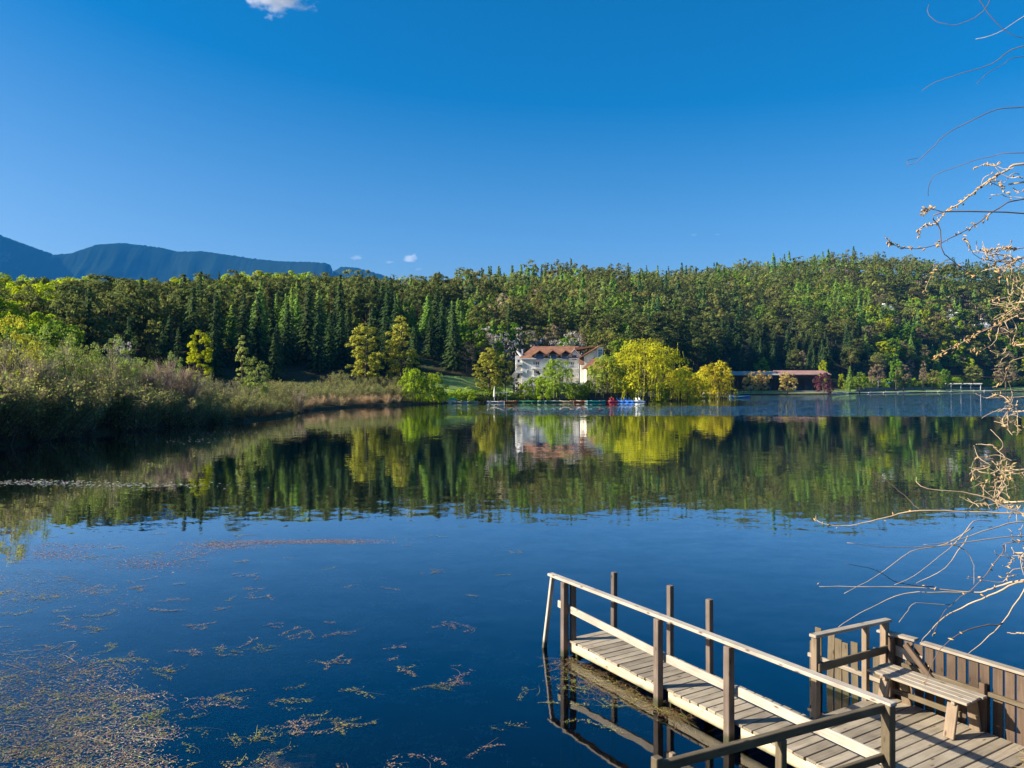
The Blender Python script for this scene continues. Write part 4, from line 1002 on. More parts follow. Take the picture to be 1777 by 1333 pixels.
# small white-edged gable
x = hx(996.5); z0, z1 = hz(618), hz(606.5)
gb = hpart('gable', MB().hexa([(x-1.6, yf_-.4, z0-1.5), (x+1.6, yf_-.4, z0-1.5), (x+1.6, yf_-.4, z0), (x, yf_-.4, z1-.3), (x-1.6, yf_-.4, z0)], [(x-1.6, yf_+5, z0-1.5), (x+1.6, yf_+5, z0-1.5), (x+1.6, yf_+5, z0), (x, yf_+5, z1-.3), (x-1.6, yf_+5, z0)]), M['white'])
for sg in (-1, 1):
    sub('bargeboard', MB().bar((x, yf_-.75, z1), (x+sg*2.1, yf_-.75, z0-.35), .1, .32, (0, -1, 0)), M['whitep'], gb)
    sub('gable_roof', MB().hexa([(x, yf_-.69, z1-.1), (x, yf_+5, z1-.1), (x, yf_+5, z1+.1), (x, yf_-.69, z1+.1)], [(x+sg*2.1, yf_-.69, z0-.4), (x+sg*2.1, yf_+5, z0-.4), (x+sg*2.1, yf_+5, z0-.2), (x+sg*2.1, yf_-.69, z0-.2)]), M['roof'], gb)
sub('gable_window', MB().box(x-.6, x+.6, yf_-.48, yf_-.404, z0-1.1, z0+.2), M['glass'], gb)
# tall right wing under one sloping roof, its white gable wall to the lake
x0, x1 = hx(1006.5), hx(1039); y0, y1 = HD - 2.0, HD + 12
zl, zt = hz(621), hz(599.5)
wing = hpart('wing_wall', MB().hexa([(x0, y0, gz-2), (x1-.6, y0, gz-2), (x1-.6, y0, zt-.9), (x0, y0, zl-.2)], [(x0, y1, gz-2), (x1-.6, y1, gz-2), (x1-.6, y1, zt-.9), (x0, y1, zl-.2)]), M['white'])
hpart('wing_roof', MB().hexa([(x0-.6, y0-1.0, zl-.35), (x1+.4, y0-1.0, zt-.2), (x1+.4, y0-1.0, zt+.08), (x0-.6, y0-1.0, zl-.07)], [(x0-.6, y1+.5, zl-.35), (x1+.4, y1+.5, zt-.2), (x1+.4, y1+.5, zt+.08), (x0-.6, y1+.5, zl-.07)]), M['roof'])
hpart('back_roof', MB().hexa([(hx(999), HD+3, hz(607)), (hx(1036), HD+3, hz(601)), (hx(1036), HD+3, hz(600)), (hx(999), HD+3, hz(602))], [(hx(999), HD+13, hz(607)), (hx(1036), HD+13, hz(601)), (hx(1036), HD+13, hz(599)), (hx(999), HD+13, hz(600))]), M['roof'])
tw = hpart('stair_tower', MB().box(hx(1034.5), hx(1044.5), y0-.6, y0+4, hz(650), hz(605)), M['whitep'])
for i in range(2):
    for j in range(3):
        a0 = hx(1036.2) + i*(hx(1043.4)-hx(1036.2))/2; zz = hz(620) + j*(hz(607)-hz(620))/3
        sub('pane', MB().box(a0+.03, a0+.53, y0-.66, y0-.604, zz+.05, zz+.62), M['blue_glass'], tw)
sub('tower_roof', MB().box(hx(1033.8), hx(1045.2), y0-.85, y0+4.2, hz(605)+.003, hz(605)+.25), M['whitep'], tw)
# low cream block with tiled roof
x0, x1 = hx(1017.5, 200), hx(1043, 200); y0, y1 = 200.0, 204.9; zt = hz(640.5, 200)
cb = hpart('cream_wall', MB().box(x0, x1, y0, y1, 1.0, zt), M['cream'])
hpart('low_roof', MB().hexa([(x0-1.2, y0-.7, zt-.1), (x1+.6, y0-.7, zt-.1), (x1+.6, y1, hz(622, 204)), (x0+2.6, y1, hz(622, 204))], [(x0-1.2, y0-.7, zt+.15), (x1+.6, y0-.7, zt+.15), (x1+.6, y1, hz(622, 204)+.25), (x0+2.6, y1, hz(622, 204)+.25)]), M['roof'])
for wp in (1027.5, 1031.5, 1036): sub('window', MB().box(hx(wp, 200), hx(wp+2.6, 200), y0-.08, y0-.004, hz(650, 200), hz(644.5, 200)), M['glass'], cb)
hpart('step_roof', MB().hexa([(hx(1003), HD-3.5, hz(634)), (hx(1012), HD-3.5, hz(634)), (hx(1012), HD-2.02, hz(621)), (hx(1005), HD-2.02, hz(621))], [(hx(1003), HD-3.5, hz(634)+.2), (hx(1012), HD-3.5, hz(634)+.2), (hx(1012), HD-2.02, hz(621)+.2), (hx(1005), HD-2.02, hz(621)+.2)]), M['roof'])
# left stair annex with two balconies and the outside flight
ax0, ax1 = hx(889), hx(905.8)
hpart('annex_wall', MB().box(ax0 + .9, ax1, HD+1.2, HD+9, gz-2, hz(617)), M['white'])
hpart('annex_roof', MB().hexa([(ax0+1.2, HD+.6, hz(608.5)), (ax0+1.5, HD+.6, hz(608.5)), (ax1+.9, HD+.6, hz(621)), (ax1+.3, HD+.6, hz(621.5))], [(ax0+1.2, HD+9, hz(608.5)), (ax0+1.5, HD+9, hz(608.5)), (ax1+.9, HD+9, hz(621)), (ax1+.3, HD+9, hz(621.5))]), M['whitep'])
hpart('chimney', MB().box(hx(905.5), hx(908), HD+4, HD+4.6, hz(617), hz(606)).box(hx(905), hx(908.5), HD+3.9, HD+4.7, hz(606)+.003, hz(605)), M['whitep'])
for zy in (633, 647.5):
    hpart('annex_balcony', MB().box(hx(896), hx(907), HD-.3, HD+1.197, hz(zy), hz(zy-4)), M['whitep'])
hpart('outside_stair', MB().bar((ax0, HD+.6, hz(655)), (ax0+2.6, HD+.6, hz(634)), 1.0, .25, (0, -1, 0)).bar((ax0+.2, HD+.55, hz(668)), (ax0+1.6, HD+.55, hz(652)), 1.0, .25, (0, -1, 0)), M['conc'])
for wy_ in (637, 651, 626): hpart('annex_window', MB().box(hx(898), hx(902), HD+1.12, HD+1.196, hz(wy_+4), hz(wy_-2)), M['glass'])
# terrace in front
ter = empty('hotel_terrace', (hx(985, 199), 199, 1.0)); tag(ter, 'stone terrace with white parapet before the hotel', 'terrace')
def tpart(name, mb, m):
    o = mb.build(name, m); o.parent = ter; o.matrix_parent_inverse = Matrix.Translation(ter.location).inverted(); return o
tpart('retaining_wall', MB().box(hx(952, 198), hx(1018, 198), 198.5, 206.5, .3, 4.2), M['conc'])
tpart('parapet', MB().box(hx(952, 198), hx(1018, 198), 198.3, 198.49, 4.0, 5.0), M['whitep'])
bh = empty('boat_house', (hx(1055, 193), 193, .3)); tag(bh, 'low black timber boat house at the waterline below the cream wing', 'boat house')
for nm, mb in (('wall', MB().box(hx(1022, 194), hx(1088, 194), 191.5, 195.5, .1, 2.1)), ('flat_roof', MB().box(hx(1021, 194), hx(1089, 194), 191.0, 195.8, 2.103, 2.32))):
    o = mb.build(nm, M['darkwood']); o.parent = bh; o.matrix_parent_inverse = Matrix.Translation(bh.location).inverted()

# ------------------------------------------------------------------ beach house, pier, pergola, slide
BD = 352.0
bhx = lambda p: hx(p, BD)
beach = empty('beach_house', (bhx(1355), BD, 2)); tag(beach, 'long dark beach house with flat reddish roof and open front', 'beach house')
def bpart(name, mb, m, par=beach):
    o = mb.build(name, m); o.parent = par; o.matrix_parent_inverse = Matrix.Translation(par.location).inverted(); return o
bz0, bz1 = hz(679, BD), hz(652.5, BD)
bpart('back_wall', MB().box(bhx(1266), bhx(1438), BD+7, BD+7.4, bz0-1, bz1), M['darkwood'])
bpart('upper_wall', MB().box(bhx(1266), bhx(1438), BD, BD+.3, hz(657, BD), bz1), M['darkwood'])
bpart('floor_slab', MB().box(bhx(1266), bhx(1438), BD-.4, BD+6.99, bz0-.6, bz0+.25), M['conc'])
M['red_roof'] = simple('red_flat_roof', (.30,.17,.14), .8, .2, .4)
def slope(xa, xb, zf_, zb_): return MB().hexa([(xa, BD-1.5, zf_), (xb, BD-1.5, zf_), (xb, BD+8, zb_), (xa, BD+8, zb_)], [(xa, BD-1.5, zf_+.3), (xb, BD-1.5, zf_+.3), (xb, BD+8, zb_+.3), (xa, BD+8, zb_+.3)])
bpart('roof', slope(bhx(1352), bhx(1441), hz(651, BD), hz(643.5, BD)), M['red_roof'])
bpart('grey_roof', slope(bhx(1262), bhx(1351.8), hz(651.5, BD), hz(645, BD)), M['conc'])
for i in range(14):
    xx = bhx(1268) + (bhx(1436) - bhx(1268))*i/13; bpart('column', MB().box(xx-.14, xx+.14, BD+.02, BD+.28, bz0+.25, hz(657, BD)), M['darkwood'])
for i, (a_, b_) in enumerate([(1272, 1277), (1282, 1286), (1295, 1300), (1309, 1314), (1330, 1336), (1343, 1347), (1385, 1391), (1396, 1402), (1408, 1416)]):
    bpart('door', MB().box(bhx(a_), bhx(b_), BD+6.9, BD+6.995, bz0+.25, bz0+2.6), M['whitep'] if i % 3 == 0 else M['glass'])
pier = empty('bathing_pier', (hx(1600, 400), 400, 0)); tag(pier, 'long white floating pier along the bathing beach', 'pier')
pa, pb = Vector((hx(1446, 352), 352, .35)), Vector((hx(1722, 455), 455, .35)); n_p = 12
for i in range(n_p):
    a_, b_ = pa.lerp(pb, i/n_p + .002), pa.lerp(pb, (i+1)/n_p - .002)
    bpart('deck_section', MB().bar(a_, b_, 2.2, .22), M['whitep'], pier)
    bpart('pile', MB().tube([a_.lerp(b_, .5) + Vector((-.8, 1.2, -2.6)), a_.lerp(b_, .5) + Vector((-.8, 1.2, .9))], [.12, .12], 6), M['conc'], pier)
perg = empty('white_pergola', (hx(1662, 440), 440, 1)); tag(perg, 'white timber pergola on the beach wall', 'pergola')
for i in range(5):
    xx = hx(1630 + i*17, 440); bpart('post', MB().box(xx-.13, xx+.13, 437.8, 438.2, 1.2, hz(667.5, 438)), M['frame'], perg)
    bpart('rafter', MB().bar((xx-2.8, 440.5, hz(665.5, 438)), (xx+.6, 437.4, hz(665.5, 438)), .18, .22), M['frame'], perg)
bpart('top_beam', MB().box(hx(1629, 440), hx(1700, 440), 437.75, 438.25, hz(667.5, 438)+.003, hz(666.3, 438)), M['frame'], perg)
sw = empty('beach_wall', (hx(1560, 415), 415, 1)); tag(sw, 'long grey retaining wall behind the pier', 'wall')
wpts = [(1486, 372), (1560, 404), (1640, 442), (1722, 474)]
for (p0, d0), (p1, d1) in zip(wpts[:-1], wpts[1:]):
    bpart('wall_segment', MB().bar((hx(p0, d0), d0, 1.2), (hx(p1, d1), d1, 1.3), .5, 3.0), M['dark_conc'], sw)
sl = empty('water_slide', (hx(1528, 410), 410, 3)); tag(sl, 'blue water slide on the bathing beach', 'slide')
M['blue'] = simple('blue_plastic', (.03,.22,.55), .35, .1)
zz0 = hz(664, 410)
bpart('chute', MB().bar((hx(1513, 410), 410, hz(656, 410)), (hx(1534, 408), 408, hz(663, 408)), 1.6, .2).bar((hx(1534, 408), 408, hz(663, 408)), (hx(1546, 407), 407, hz(664.5, 407)), 1.6, .2), M['blue'], sl)
bpart('support', MB().box(hx(1514, 410)-.15, hx(1514, 410)+.15, 409.8, 410.2, 1.5, hz(656.6, 410)).box(hx(1524, 409)-.15, hx(1524, 409)+.15, 408.8, 409.2, 1.5, hz(660.4, 409)), M['whitep'], sl)
pool = empty('pool_cover', (hx(1504, 405), 405, 3)); tag(pool, 'flat turquoise blue pool cover beside the slide', 'pool cover')
bpart('cover_sheet', MB().box(hx(1492, 405), hx(1516, 405), 403, 408, hz(664.6, 405), hz(664.2, 405)), M['blue'], pool)
bpart('edge_frame', MB().box(hx(1490, 405), hx(1518, 405), 402.4, 408.6, 1.4, hz(664.6, 405)-.003), M['conc'], pool)

# ------------------------------------------------------------------ boats, jetties, parasols on the far shore
COLS = {'white': (.75,.75,.72), 'green': (.04,.22,.10), 'teal': (.03,.42,.38), 'orange': (.65,.20,.03), 'red': (.25,.02,.03), 'blue': (.03,.18,.60), 'pale_blue': (.15,.42,.62), 'cream': (.62,.50,.30), 'grey_green': (.16,.27,.20)}
for k, c in COLS.items(): M['boat_' + k] = simple('boat_' + k, c, .4, .1, 2.0)
def rowboat(label, pxx, d, L_, colour, group=None, rz=None, inner='cream'):
    x, y = spot(pxx, d); o = empty('rowing_boat', (x, y, 0), g3.uniform(-.5, .5) if rz is None else rz); tag(o, label, 'boat', group)
    secs = []
    for k in range(9):
        u = -1 + 2*k/8; w = L_*.17*(1 - abs(u)**2.6*(.95 if u > 0 else .45)); sh = .34 + .16*u*u
        secs.append([(u*L_/2, -w, sh), (u*L_/2, -w*.75, .0), (u*L_/2, 0, -.12), (u*L_/2, w*.75, .0), (u*L_/2, w, sh)])
    V = [p for s_ in secs for p in s_]; Fq = [(i*5+j, i*5+j+1, (i+1)*5+j+1, (i+1)*5+j) for i in range(8) for j in range(4)] + [(0, 1, 2, 3, 4)]
    link('hull', pymesh('hull', V, Fq, True), M['boat_' + colour], o)
    rim = MB().tube([s_[0] for s_ in secs], [.04]*9, 5).tube([s_[4] for s_ in secs], [.04]*9, 5); rim.build('gunwale', M['boat_' + colour], o)
    for u in (-.25, .2): MB().box(u*L_-.12, u*L_+.12, -L_*.15, L_*.15, .18, .23).build('thwart', M['boat_' + inner], o)
    return o
def pedalo(label, pxx, d, colour, group=None):
    x, y = spot(pxx, d); o = empty('pedal_boat', (x, y, 0), g3.uniform(-.4, .4)); tag(o, label, 'boat', group)
    for sy_ in (-.55, .55):
        pts = [(-1.5, sy_, .12), (-1.2, sy_, .12), (1.0, sy_, .12), (1.5, sy_, .22)]
        MB().tube(pts, [.10, .26, .26, .08], 8).build('float', M['boat_' + colour], o)
    MB().box(-1.1, .9, -.5, .5, .28, .40).build('deck', M['whitep'], o)
    for sx_ in (-.7, .15):
        st = MB().box(sx_, sx_+.5, -.45, .45, .403, .62).hexa([(sx_-.05, -.45, .62), (sx_+.06, -.45, .62), (sx_+.06, .45, .62), (sx_-.05, .45, .62)], [(sx_-.25, -.45, 1.15), (sx_-.16, -.45, 1.15), (sx_-.16, .45, 1.15), (sx_-.25, .45, 1.15)]); st.build('seat', M['boat_' + colour], o)
    return o
rowboat('orange rowing boat moored beside the flat-roofed open shelter', 883, 184, 4.2, 'orange')
for p in (896, 905): rowboat('grey-green rowing boat moored beside the orange boat', p, 186, 4.2, 'grey_green', group='grey-green boats')
for p in (918, 930, 939): rowboat('green rowing boat moored below the hotel', p, 185, 4.6, 'green', group='green boats below the hotel')
rowboat('white rowing boat between the green boats', 949, 185, 4.4, 'white')
for p in (961, 970): rowboat('dull green rowing boat below the light green willow', p, 185.5, 4.5, 'grey_green', group='dull green boats below the willow')
rowboat('cream rowing boat below the terrace', 983, 185, 3.6, 'cream'); rowboat('brown-orange rowing boat below the terrace', 1003, 186, 3.8, 'orange', inner='cream'); rowboat('white rowing boat against the boat house', 1014, 186.5, 4.0, 'white')
rowboat('pale teal rowing boat before the black boat house', 1035, 186, 4.6, 'teal', rz=.1); rowboat('dark red rowing boat before the black boat house', 1056, 187, 4.6, 'red', rz=.1); 
pedalo('red and white pedal boat before the black boat house', 1064, 187, 'red')
for p in (1076, 1084, 1092): pedalo('blue pedal boat before the black boat house', p, 188, 'blue', group='blue pedal boats')
pedalo('white pedal boat beside the willow trunk', 1109, 189, 'white'); rowboat('white rowing boat beside the willow trunk', 1100, 190, 4, 'white')
rowboat('white rowing boat moored near the green bushes', 751, 178, 4.5, 'white'); rowboat('pale blue rowing boat moored near the green bushes', 757, 177, 4.0, 'pale_blue'); rowboat('cream rowing boat by the little jetty', 815, 181, 4.2, 'cream'); rowboat('green rowing boat by the little jetty', 808, 182, 4.2, 'green'); rowboat('white rowing boat by the turquoise shelter', 796, 179, 5.0, 'white'); rowboat('white rowing boat under the closed parasol', 860, 182, 4.5, 'white')
rowboat('bright blue covered boat by the golden willow', 1287, 262, 6.0, 'blue', rz=.1, inner='blue'); rowboat('blue covered boat against the willow shore', 1279, 258, 5.0, 'pale_blue', inner='blue')
for p in (1440, 1449, 1457, 1466): rowboat('white boat at the near end of the pier', p, 348, 4.5, 'white', group='white boats at the pier')
# turquoise boat shelter
ts_ = empty('boat_shelter', (*spot(783, 180), 0)); tag(ts_, 'small turquoise boat shelter with rounded roof on the water', 'shelter')
x, y = spot(783, 180)
MB().box(-1.2, 1.2, -.9, .9, -.2, .75).build('body', M['boat_white'], ts_)
arc = [(-1.35*math.cos(t), 1.0 + .55*math.sin(t)) for t in np.linspace(0, math.pi, 9)]
MB().hexa([(a_, -1.0, b_ - .25) for a_, b_ in arc], [(a_, 1.0, b_ - .25) for a_, b_ in arc]).build('roof', M['boat_teal'], ts_)
def little_jetty(label, p0, p1, d, L_):
    x0, y0 = spot(p0, d); x1, _ = spot(p1, d); o = empty('landing_stage', ((x0+x1)/2, d, 0)); tag(o, label, 'landing stage')
    n = 9; w = (x1 - x0)/n
    for i in range(n): MB().box(x0 - (x0+x1)/2 + i*w + .03, x0 - (x0+x1)/2 + (i+1)*w - .03, 0, L_, .30, .37).build('plank', M['darkwood'] if (i % 3) else M['olive'], o)
    for xx in np.linspace(-(x1-x0)/2 + .3, (x1-x0)/2 - .3, 4): MB().tube([(xx, .3, -2.6), (xx, .3, 1.25)], [.09, .09], 6).build('pile', M['darkwood'], o)
    return o
little_jetty('dark landing stage with piles near the turquoise shelter', 727, 748, 176, 3); little_jetty('plank landing stage behind the closed parasol', 838, 878, 183.5, 3)
little_jetty('long low landing stage below the hotel', 915, 1000, 187, 2); little_jetty('landing stage below the golden willows', 1140, 1195, 203, 3); little_jetty('landing stage beside the blue boats', 1200, 1262, 232, 3)
def parasol(label, pxx, d, H):
    x, y = spot(pxx, d); o = empty('parasol', (x, y, .45)); tag(o, label, 'parasol')
    MB().tube([(0, 0, 0), (0, 0, H)], [.05, .04], 6).build('pole', M['whitep'], o)
    MB().tube([(0, 0, H*.22), (0, 0, H*.3), (0, 0, H*.7), (0, 0, H*1.02)], [.10, .34, .22, .03], 9).build('canopy', M['cream'], o)
parasol('tall closed cream parasol on the landing stage', 858, 184.5, 3.6)
parasol('closed white parasol under the golden willow', 1163, 204.5, 2.6)
sh_ = empty('open_shelter', (*spot(868, 188.5), .4)); tag(sh_, 'pale flat-roofed open shelter on the landing stage', 'shelter')
MB().box(-1.8, 1.8, -1, 1, 2.0, 2.2).build('roof', M['cream'], sh_)
for sx_ in (-1.6, 1.6): MB().box(sx_-.1, sx_+.1, -.9, -.7, -.3, 1.997).build('post', M['cream'], sh_); MB().box(sx_-.1, sx_+.1, .7, .9, -.3, 1.997).build('post', M['cream'], sh_)
for p, y_ in [(1221, 231), (1231, 233), (1247, 234)]:
    x, y = spot(p, y_); MB_ = MB().box(x-.35, x+.35, y-.3, y+.3, .3, 1.7); o = MB_.hexa([(x-.6, y-.5, 1.703), (x+.6, y-.5, 1.703), (x+.6, y+.5, 1.703), (x-.6, y+.5, 1.703)], [(x-.1, y-.1, 2.1), (x+.1, y-.1, 2.1), (x+.1, y+.1, 2.1), (x-.1, y+.1, 2.1)]).build('bathing_cabin', M['cream']); tag(o, 'small white bathing cabin under the golden willow', 'cabin', 'white cabins under the willow')

# ------------------------------------------------------------------ overhanging tree on the near bank at the right
trx, try_ = 4.75, 4.6
tr_z = float(bank_z(trx, try_))
tre = empty('overhanging_tree', (trx, try_, tr_z)); tag(tre, 'bare spring tree with pale twigs and dry tan seed husks overhanging the lake', 'tree')
g6 = np.random.default_rng(66)
def tpart2(name, mb, m, parent=tre, smooth=True):
    o = mb.build(name, m, None, smooth); o.parent = parent
    if parent is tre: o.matrix_parent_inverse = Matrix.Translation(tre.location).inverted()
    return o
trunk_pts = [Vector((trx, try_, tr_z - .4)), Vector((trx - .05, try_ + .05, 2.4)), Vector((trx + .05, try_ + .1, 4.2)), Vector((trx - .05, try_ + .15, 6.0)), Vector((trx, try_ + .2, 8.4))]
tpart2('trunk', MB().tube(trunk_pts, [.19, .15, .12, .085, .03], 9), M['bark'])
def trunk_at(z):
    for a_, b_ in zip(trunk_pts[:-1], trunk_pts[1:]):
        if a_.z <= z <= b_.z: return a_.lerp(b_, (z - a_.z)/(b_.z - a_.z))
    return trunk_pts[-1]
def smooth_path(P, sub_=4, wob=.0018):
    P = [Vector(p) for p in P]; out = []
    for i in range(len(P)-1):
        p0, p1, p2, p3 = P[max(i-1, 0)], P[i], P[i+1], P[min(i+2, len(P)-1)]
        for k in range(sub_):
            t = k/sub_; t2, t3 = t*t, t*t*t
            out.append(.5*((2*p1) + (p2-p0)*t + (2*p0-5*p1+4*p2-p3)*t2 + (3*p1-p0-3*p2+p3)*t3) + Vector(g6.normal(0, wob, 3)))
    out.append(P[-1]); return out
husk_v, husk_f = [], []
def husks_on(path, n, spread_=.01, size=.010):
    """tan seed husks strung along a branch, one mesh per branch"""
    mb = MB()
    for _ in range(n):
        p = Vector(path[int(g6.integers(max(1, len(path)//4), len(path)))]) + Vector(g6.normal(0, spread_, 3))
        d = Vector(g6.normal(0, 1, 3)).normalized(); L_ = size*g6.uniform(.7, 1.9)
        mb.tube([p - d*L_, p, p + d*L_], [.001, L_*.42, .0012], 5, cap=False)
    return mb
BR = [  # photo polylines from the trunk side to the tip: points, thickness at start in mm, dark?, husks, joins the trunk?
 ([(1777,79),(1720,112),(1660,130),(1625,142),(1600,158)], 7, 1, 0, 1), ([(1735,-40),(1718,0),(1700,25),(1660,43),(1625,37),(1610,22),(1612,8)], 6, 1, 0, 1),
 ([(1690,-25),(1700,0),(1730,40),(1760,62),(1800,70)], 7, 1, 0, 1), ([(1800,12),(1777,28),(1730,58),(1693,68)], 7, 0, 0, 1), ([(1777,98),(1740,112),(1710,130),(1695,145)], 5, 1, 0, 1),
 ([(1790,184),(1730,190),(1680,212),(1640,235),(1605,268),(1592,280),(1578,286),(1575,279),(1592,274)], 6, 1, 0, 1), ([(1777,266),(1720,271),(1665,288),(1625,303),(1612,320),(1611,340)], 5, 1, 0, 1),
 ([(1777,284),(1745,297),(1710,318),(1670,350),(1640,368),(1625,387),(1597,396),(1594,412)], 15, 0, 70, 1), ([(1777,345),(1735,360),(1690,392),(1650,413),(1615,428),(1580,432),(1550,425),(1535,410)], 9, 1, 40, 1),
 ([(1640,368),(1632,400),(1636,435),(1655,455),(1690,478),(1720,486),(1750,478),(1790,460)], 8, 1, 12, 1), ([(1785,445),(1745,455),(1715,452),(1690,440),(1673,413)], 8, 1, 22, 1),
 ([(1785,430),(1740,432),(1715,434),(1690,438)], 7, 0, 40, 1), ([(1660,455),(1630,458),(1615,480),(1603,510)], 4, 0, 9, 0), ([(1640,368),(1610,362),(1600,372)], 5, 0, 24, 0),
 ([(1790,540),(1740,560),(1700,578),(1660,600),(1630,615),(1622,624)], 11, 0, 60, 1), ([(1768,450),(1760,480),(1750,530),(1735,565)], 7, 0, 6, 1), ([(1735,565),(1728,590),(1710,605),(1690,610)], 6, 0, 8, 0),
 ([(1790,655),(1720,655),(1650,652),(1605,655)], 6, 1, 0, 1), ([(1790,686),(1735,690),(1710,690),(1693,683)], 9, 0, 2, 1), ([(1777,620),(1750,640),(1740,665),(1722,672)], 5, 0, 4, 1),
 ([(1790,897),(1777,893),(1740,878),(1710,863),(1660,853),(1610,848),(1592,838),(1590,828)], 13, 0, 0, 1), ([(1790,890),(1690,888),(1600,886),(1560,892),(1510,905),(1460,913),(1420,905),(1416,895)], 12, 0, 12, 1),
 ([(1597,886),(1575,865),(1545,840),(1515,820),(1485,816)], 5, 1, 0, 0), ([(1790,905),(1720,918),(1660,938),(1603,945)], 11, 0, 0, 1), ([(1790,930),(1650,945),(1560,950),(1470,942)], 9, 0, 0, 1),
 ([(1690,915),(1640,945),(1580,958),(1520,1000),(1465,1030)], 7, 0, 0, 0), ([(1650,944),(1675,955),(1690,980),(1690,1015)], 6, 0, 0, 0), ([(1790,1005),(1750,1012),(1720,1022),(1690,1028),(1600,1020),(1500,1018),(1422,1018)], 14, 0, 6, 1),
 ([(1690,1028),(1620,1028),(1570,1030),(1510,1055),(1455,1088)], 8, 0, 0, 0), ([(1790,1008),(1730,1028),(1680,1050),(1640,1070),(1610,1100),(1596,1118)], 14, 0, 0, 1), ([(1760,940),(1740,960),(1700,1010),(1640,1060),(1618,1105)], 9, 1, 4, 1),
 ([(1800,1000),(1777,1025),(1740,1080),(1710,1110),(1680,1135)], 12, 0, 0, 1), ([(1740,1082),(1690,1090),(1650,1110),(1620,1145),(1605,1190)], 7, 1, 4, 0), ([(1650,1050),(1590,1047),(1575,1060),(1560,1080)], 5, 0, 0, 0),
 ([(1620,1018),(1560,1012),(1520,990),(1468,978)], 6, 1, 0, 0), ([(1720,905),(1690,905),(1660,940),(1600,990),(1552,1015)], 6, 0, 0, 0), ([(1790,1100),(1760,1100),(1748,1097)], 16, 0, 0, 1),
 ([(1680,930),(1640,985),(1590,1012)], 6, 0, 0, 0), ([(1777,985),(1740,1010),(1700,1005),(1680,1000)], 8, 0, 4, 1)]
for (poly, mm, dark, nh, joins) in BR:
    d0 = g6.uniform(4.7, 5.3); d1 = d0 + g6.uniform(-.35, .5)
    P = [at(x_, y_, d0 + (d1 - d0)*i/(len(poly)-1)) for i, (x_, y_) in enumerate(poly)]
    if joins:
        f = P[0]; tgt = trunk_at(min(max(f.z + g6.uniform(-.3, .2), 1.6), 8.0)); P = [tgt, tgt.lerp(f, .55) + Vector((0, 0, .05))] + P
    path = smooth_path(P); n = len(path); r0 = mm*.00062
    rad = [max(r0*(1 - .8*k/(n-1)), .0017) for k in range(n)]
    b = tpart2('branch', MB().tube(path, rad, 6), M['dark_twig' if dark else 'twig'])
    vis = path[len(path)//5:]
    if nh: tpart2('seed_husk', husks_on(vis, nh, .009, .010), M['husk'], b)['kind'] = 'stuff'
# tangles of short curly twigs at the ends
for (xc, yc, sx_, sy_, n, hk) in [(1756, 450, 36, 18, 30, 60), (1768, 525, 16, 30, 24, 44), (1750, 320, 28, 22, 10, 40), (1758, 715, 20, 24, 20, 28), (1738, 818, 36, 28, 44, 50), (1758, 600, 22, 34, 10, 16), (1762, 960, 18, 30, 14, 10), (1742, 872, 40, 10, 16, 20)]:
    mb = MB(); allp = []
    d0 = g6.uniform(4.8, 5.2)
    for k in range(n):
        a_ = at(xc + g6.normal(0, sx_*.55), yc + g6.normal(0, sy_*.6), d0 + g6.normal(0, .12)); P = [a_]; dr = Vector((-.7, 0, g6.uniform(-.5, .3))) + Vector(g6.normal(0, .5, 3))
        for q_ in range(4): dr = (dr + Vector(g6.normal(0, .55, 3))).normalized(); P.append(P[-1] + dr*g6.uniform(.02, .06))
        path = smooth_path(P, 3, .001); mb.tube(path, [max(.0030*(1 - .5*j/len(path)), .0015) for j in range(len(path))], 5); allp += path
    # the shoot that carries the tangle
    c_ = at(xc, yc, d0); tgt = trunk_at(min(max(c_.z, 1.6), 8)); mb.tube(smooth_path([tgt, tgt.lerp(c_, .5) + Vector((0, 0, .06)), c_]), [.006]*9, 6)
    b = tpart2('twig_cluster', mb, M['twig']); tpart2('seed_husk', husks_on(allp, hk, .006, .009), M['husk'], b)['kind'] = 'stuff'

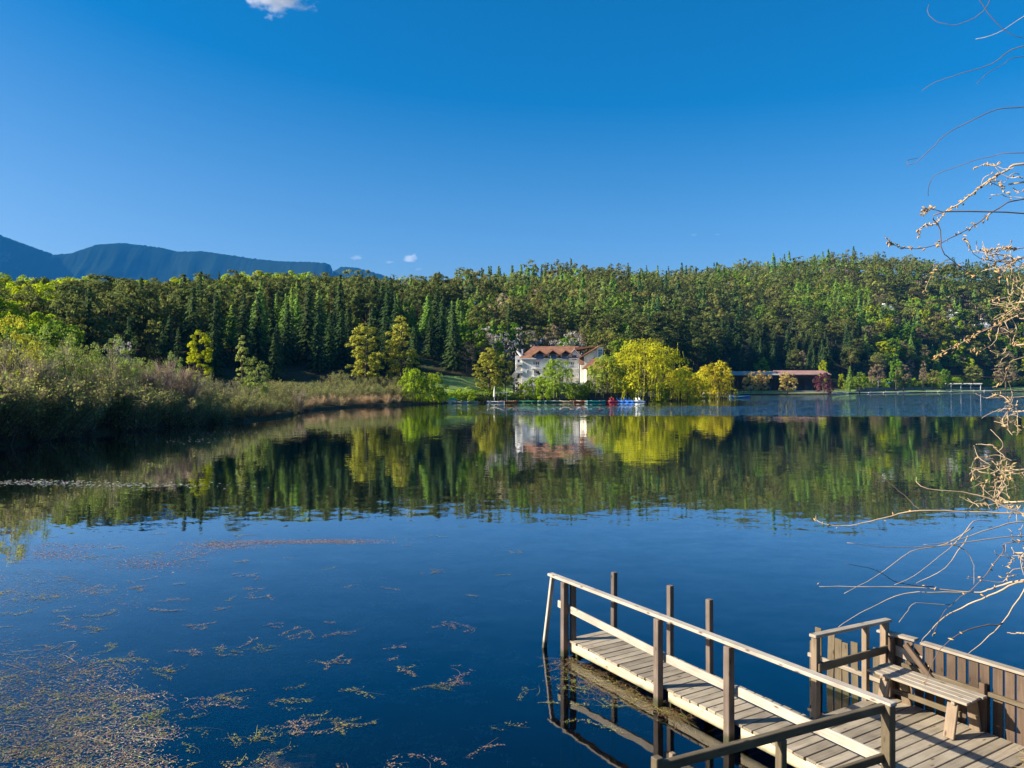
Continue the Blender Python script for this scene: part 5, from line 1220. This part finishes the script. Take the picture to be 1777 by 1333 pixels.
# ------------------------------------------------------------------ clouds (real vapour, far off)
def cloud_material(name, dens, scale, seed):
    m, N, L, out = mat(name)
    tc = N.new('ShaderNodeTexCoord'); nz_ = nd(N, 'ShaderNodeTexNoise', Scale=scale, Detail=5.0, Roughness=.6)
    of = nd(N, 'ShaderNodeVectorMath', operation='ADD'); of.inputs[1].default_value = (seed*3.1, seed*1.7, seed); L.new(tc.outputs['Object'], of.inputs[0]); L.new(of.outputs[0], nz_.inputs['Vector'])
    ln = nd(N, 'ShaderNodeVectorMath', operation='LENGTH'); L.new(tc.outputs['Object'], ln.inputs[0])
    fal = nd(N, 'ShaderNodeMapRange'); fal.inputs['From Min'].default_value = .25; fal.inputs['From Max'].default_value = 1.0; fal.inputs['To Min'].default_value = .2; fal.inputs['To Max'].default_value = -.3; L.new(ln.outputs['Value'], fal.inputs[0])
    ad = nd(N, 'ShaderNodeMath', operation='ADD'); L.new(nz_.outputs['Fac'], ad.inputs[0]); L.new(fal.outputs[0], ad.inputs[1])
    r = nd(N, 'ShaderNodeMapRange'); r.inputs['From Min'].default_value = .5; r.inputs['From Max'].default_value = .66; r.inputs['To Max'].default_value = dens; L.new(ad.outputs[0], r.inputs[0])
    pv = nd(N, 'ShaderNodeVolumePrincipled'); pv.inputs['Color'].default_value = (1, 1, 1, 1); pv.inputs['Anisotropy'].default_value = .1; L.new(r.outputs[0], pv.inputs['Density'])
    L.new(pv.outputs[0], out.inputs['Volume']); return m
for i, (xc, yc, w, h, d, sd, label) in enumerate([(482, -14, 190, 104, 6000, 2.3, 'largest white cumulus scrap high over the lake'), (619, 447, 36, 14, 9500, 4.1, 'small white cloud above the cliff mountain'), (712, 448, 42, 30, 9500, 5.2, 'torn white cloud above the dip between mountain and hill'), (676, 455, 24, 10, 9500, 6.4, 'tiny cloud between the two small clouds'), (726, 467, 26, 12, 9500, 7.7, 'faint low cloud just over the treetops'), (1204, 408, 20, 9, 9800, 8.8, 'faint cloud wisp over the wooded hill'), (1245, 407, 18, 7, 9800, 9.9, 'faint cloud wisp over the wooded hill')]):
    c_ = at(xc, yc, d); bm = bmesh.new(); bmesh.ops.create_icosphere(bm, subdivisions=3, radius=1.0)
    me = bpy.data.meshes.new('cloud'); bm.to_mesh(me); bm.free()
    faint = i >= 4
    o = link('cloud', me, cloud_material('cloud_vapour', ((.010 if i == 0 else .005) if not faint else .002), 2.8 if i == 0 else 1.5, sd)); o.location = c_; o.scale = (w/2*d/F, h/2*d/F*1.2, h/2*d/F)
    tag(o, label, 'cloud', 'faint cloud wisps over the hill' if 'wisp' in label else None)

# ------------------------------------------------------------------ the air
def haze_material():
    m, N, L, out = mat('haze_air'); pv = nd(N, 'ShaderNodeVolumePrincipled'); pv.inputs['Color'].default_value = (.04, .36, 1.0, 1); pv.inputs['Density'].default_value = 4.2e-5; pv.inputs['Anisotropy'].default_value = .0
    L.new(pv.outputs[0], out.inputs['Volume']); return m
hzo = MB().box(-12500, 12500, -2500, 9200, -31, 1750).build('haze', haze_material()); tag(hzo, 'blue air between the lake and the far mountains', 'haze', kind='stuff')
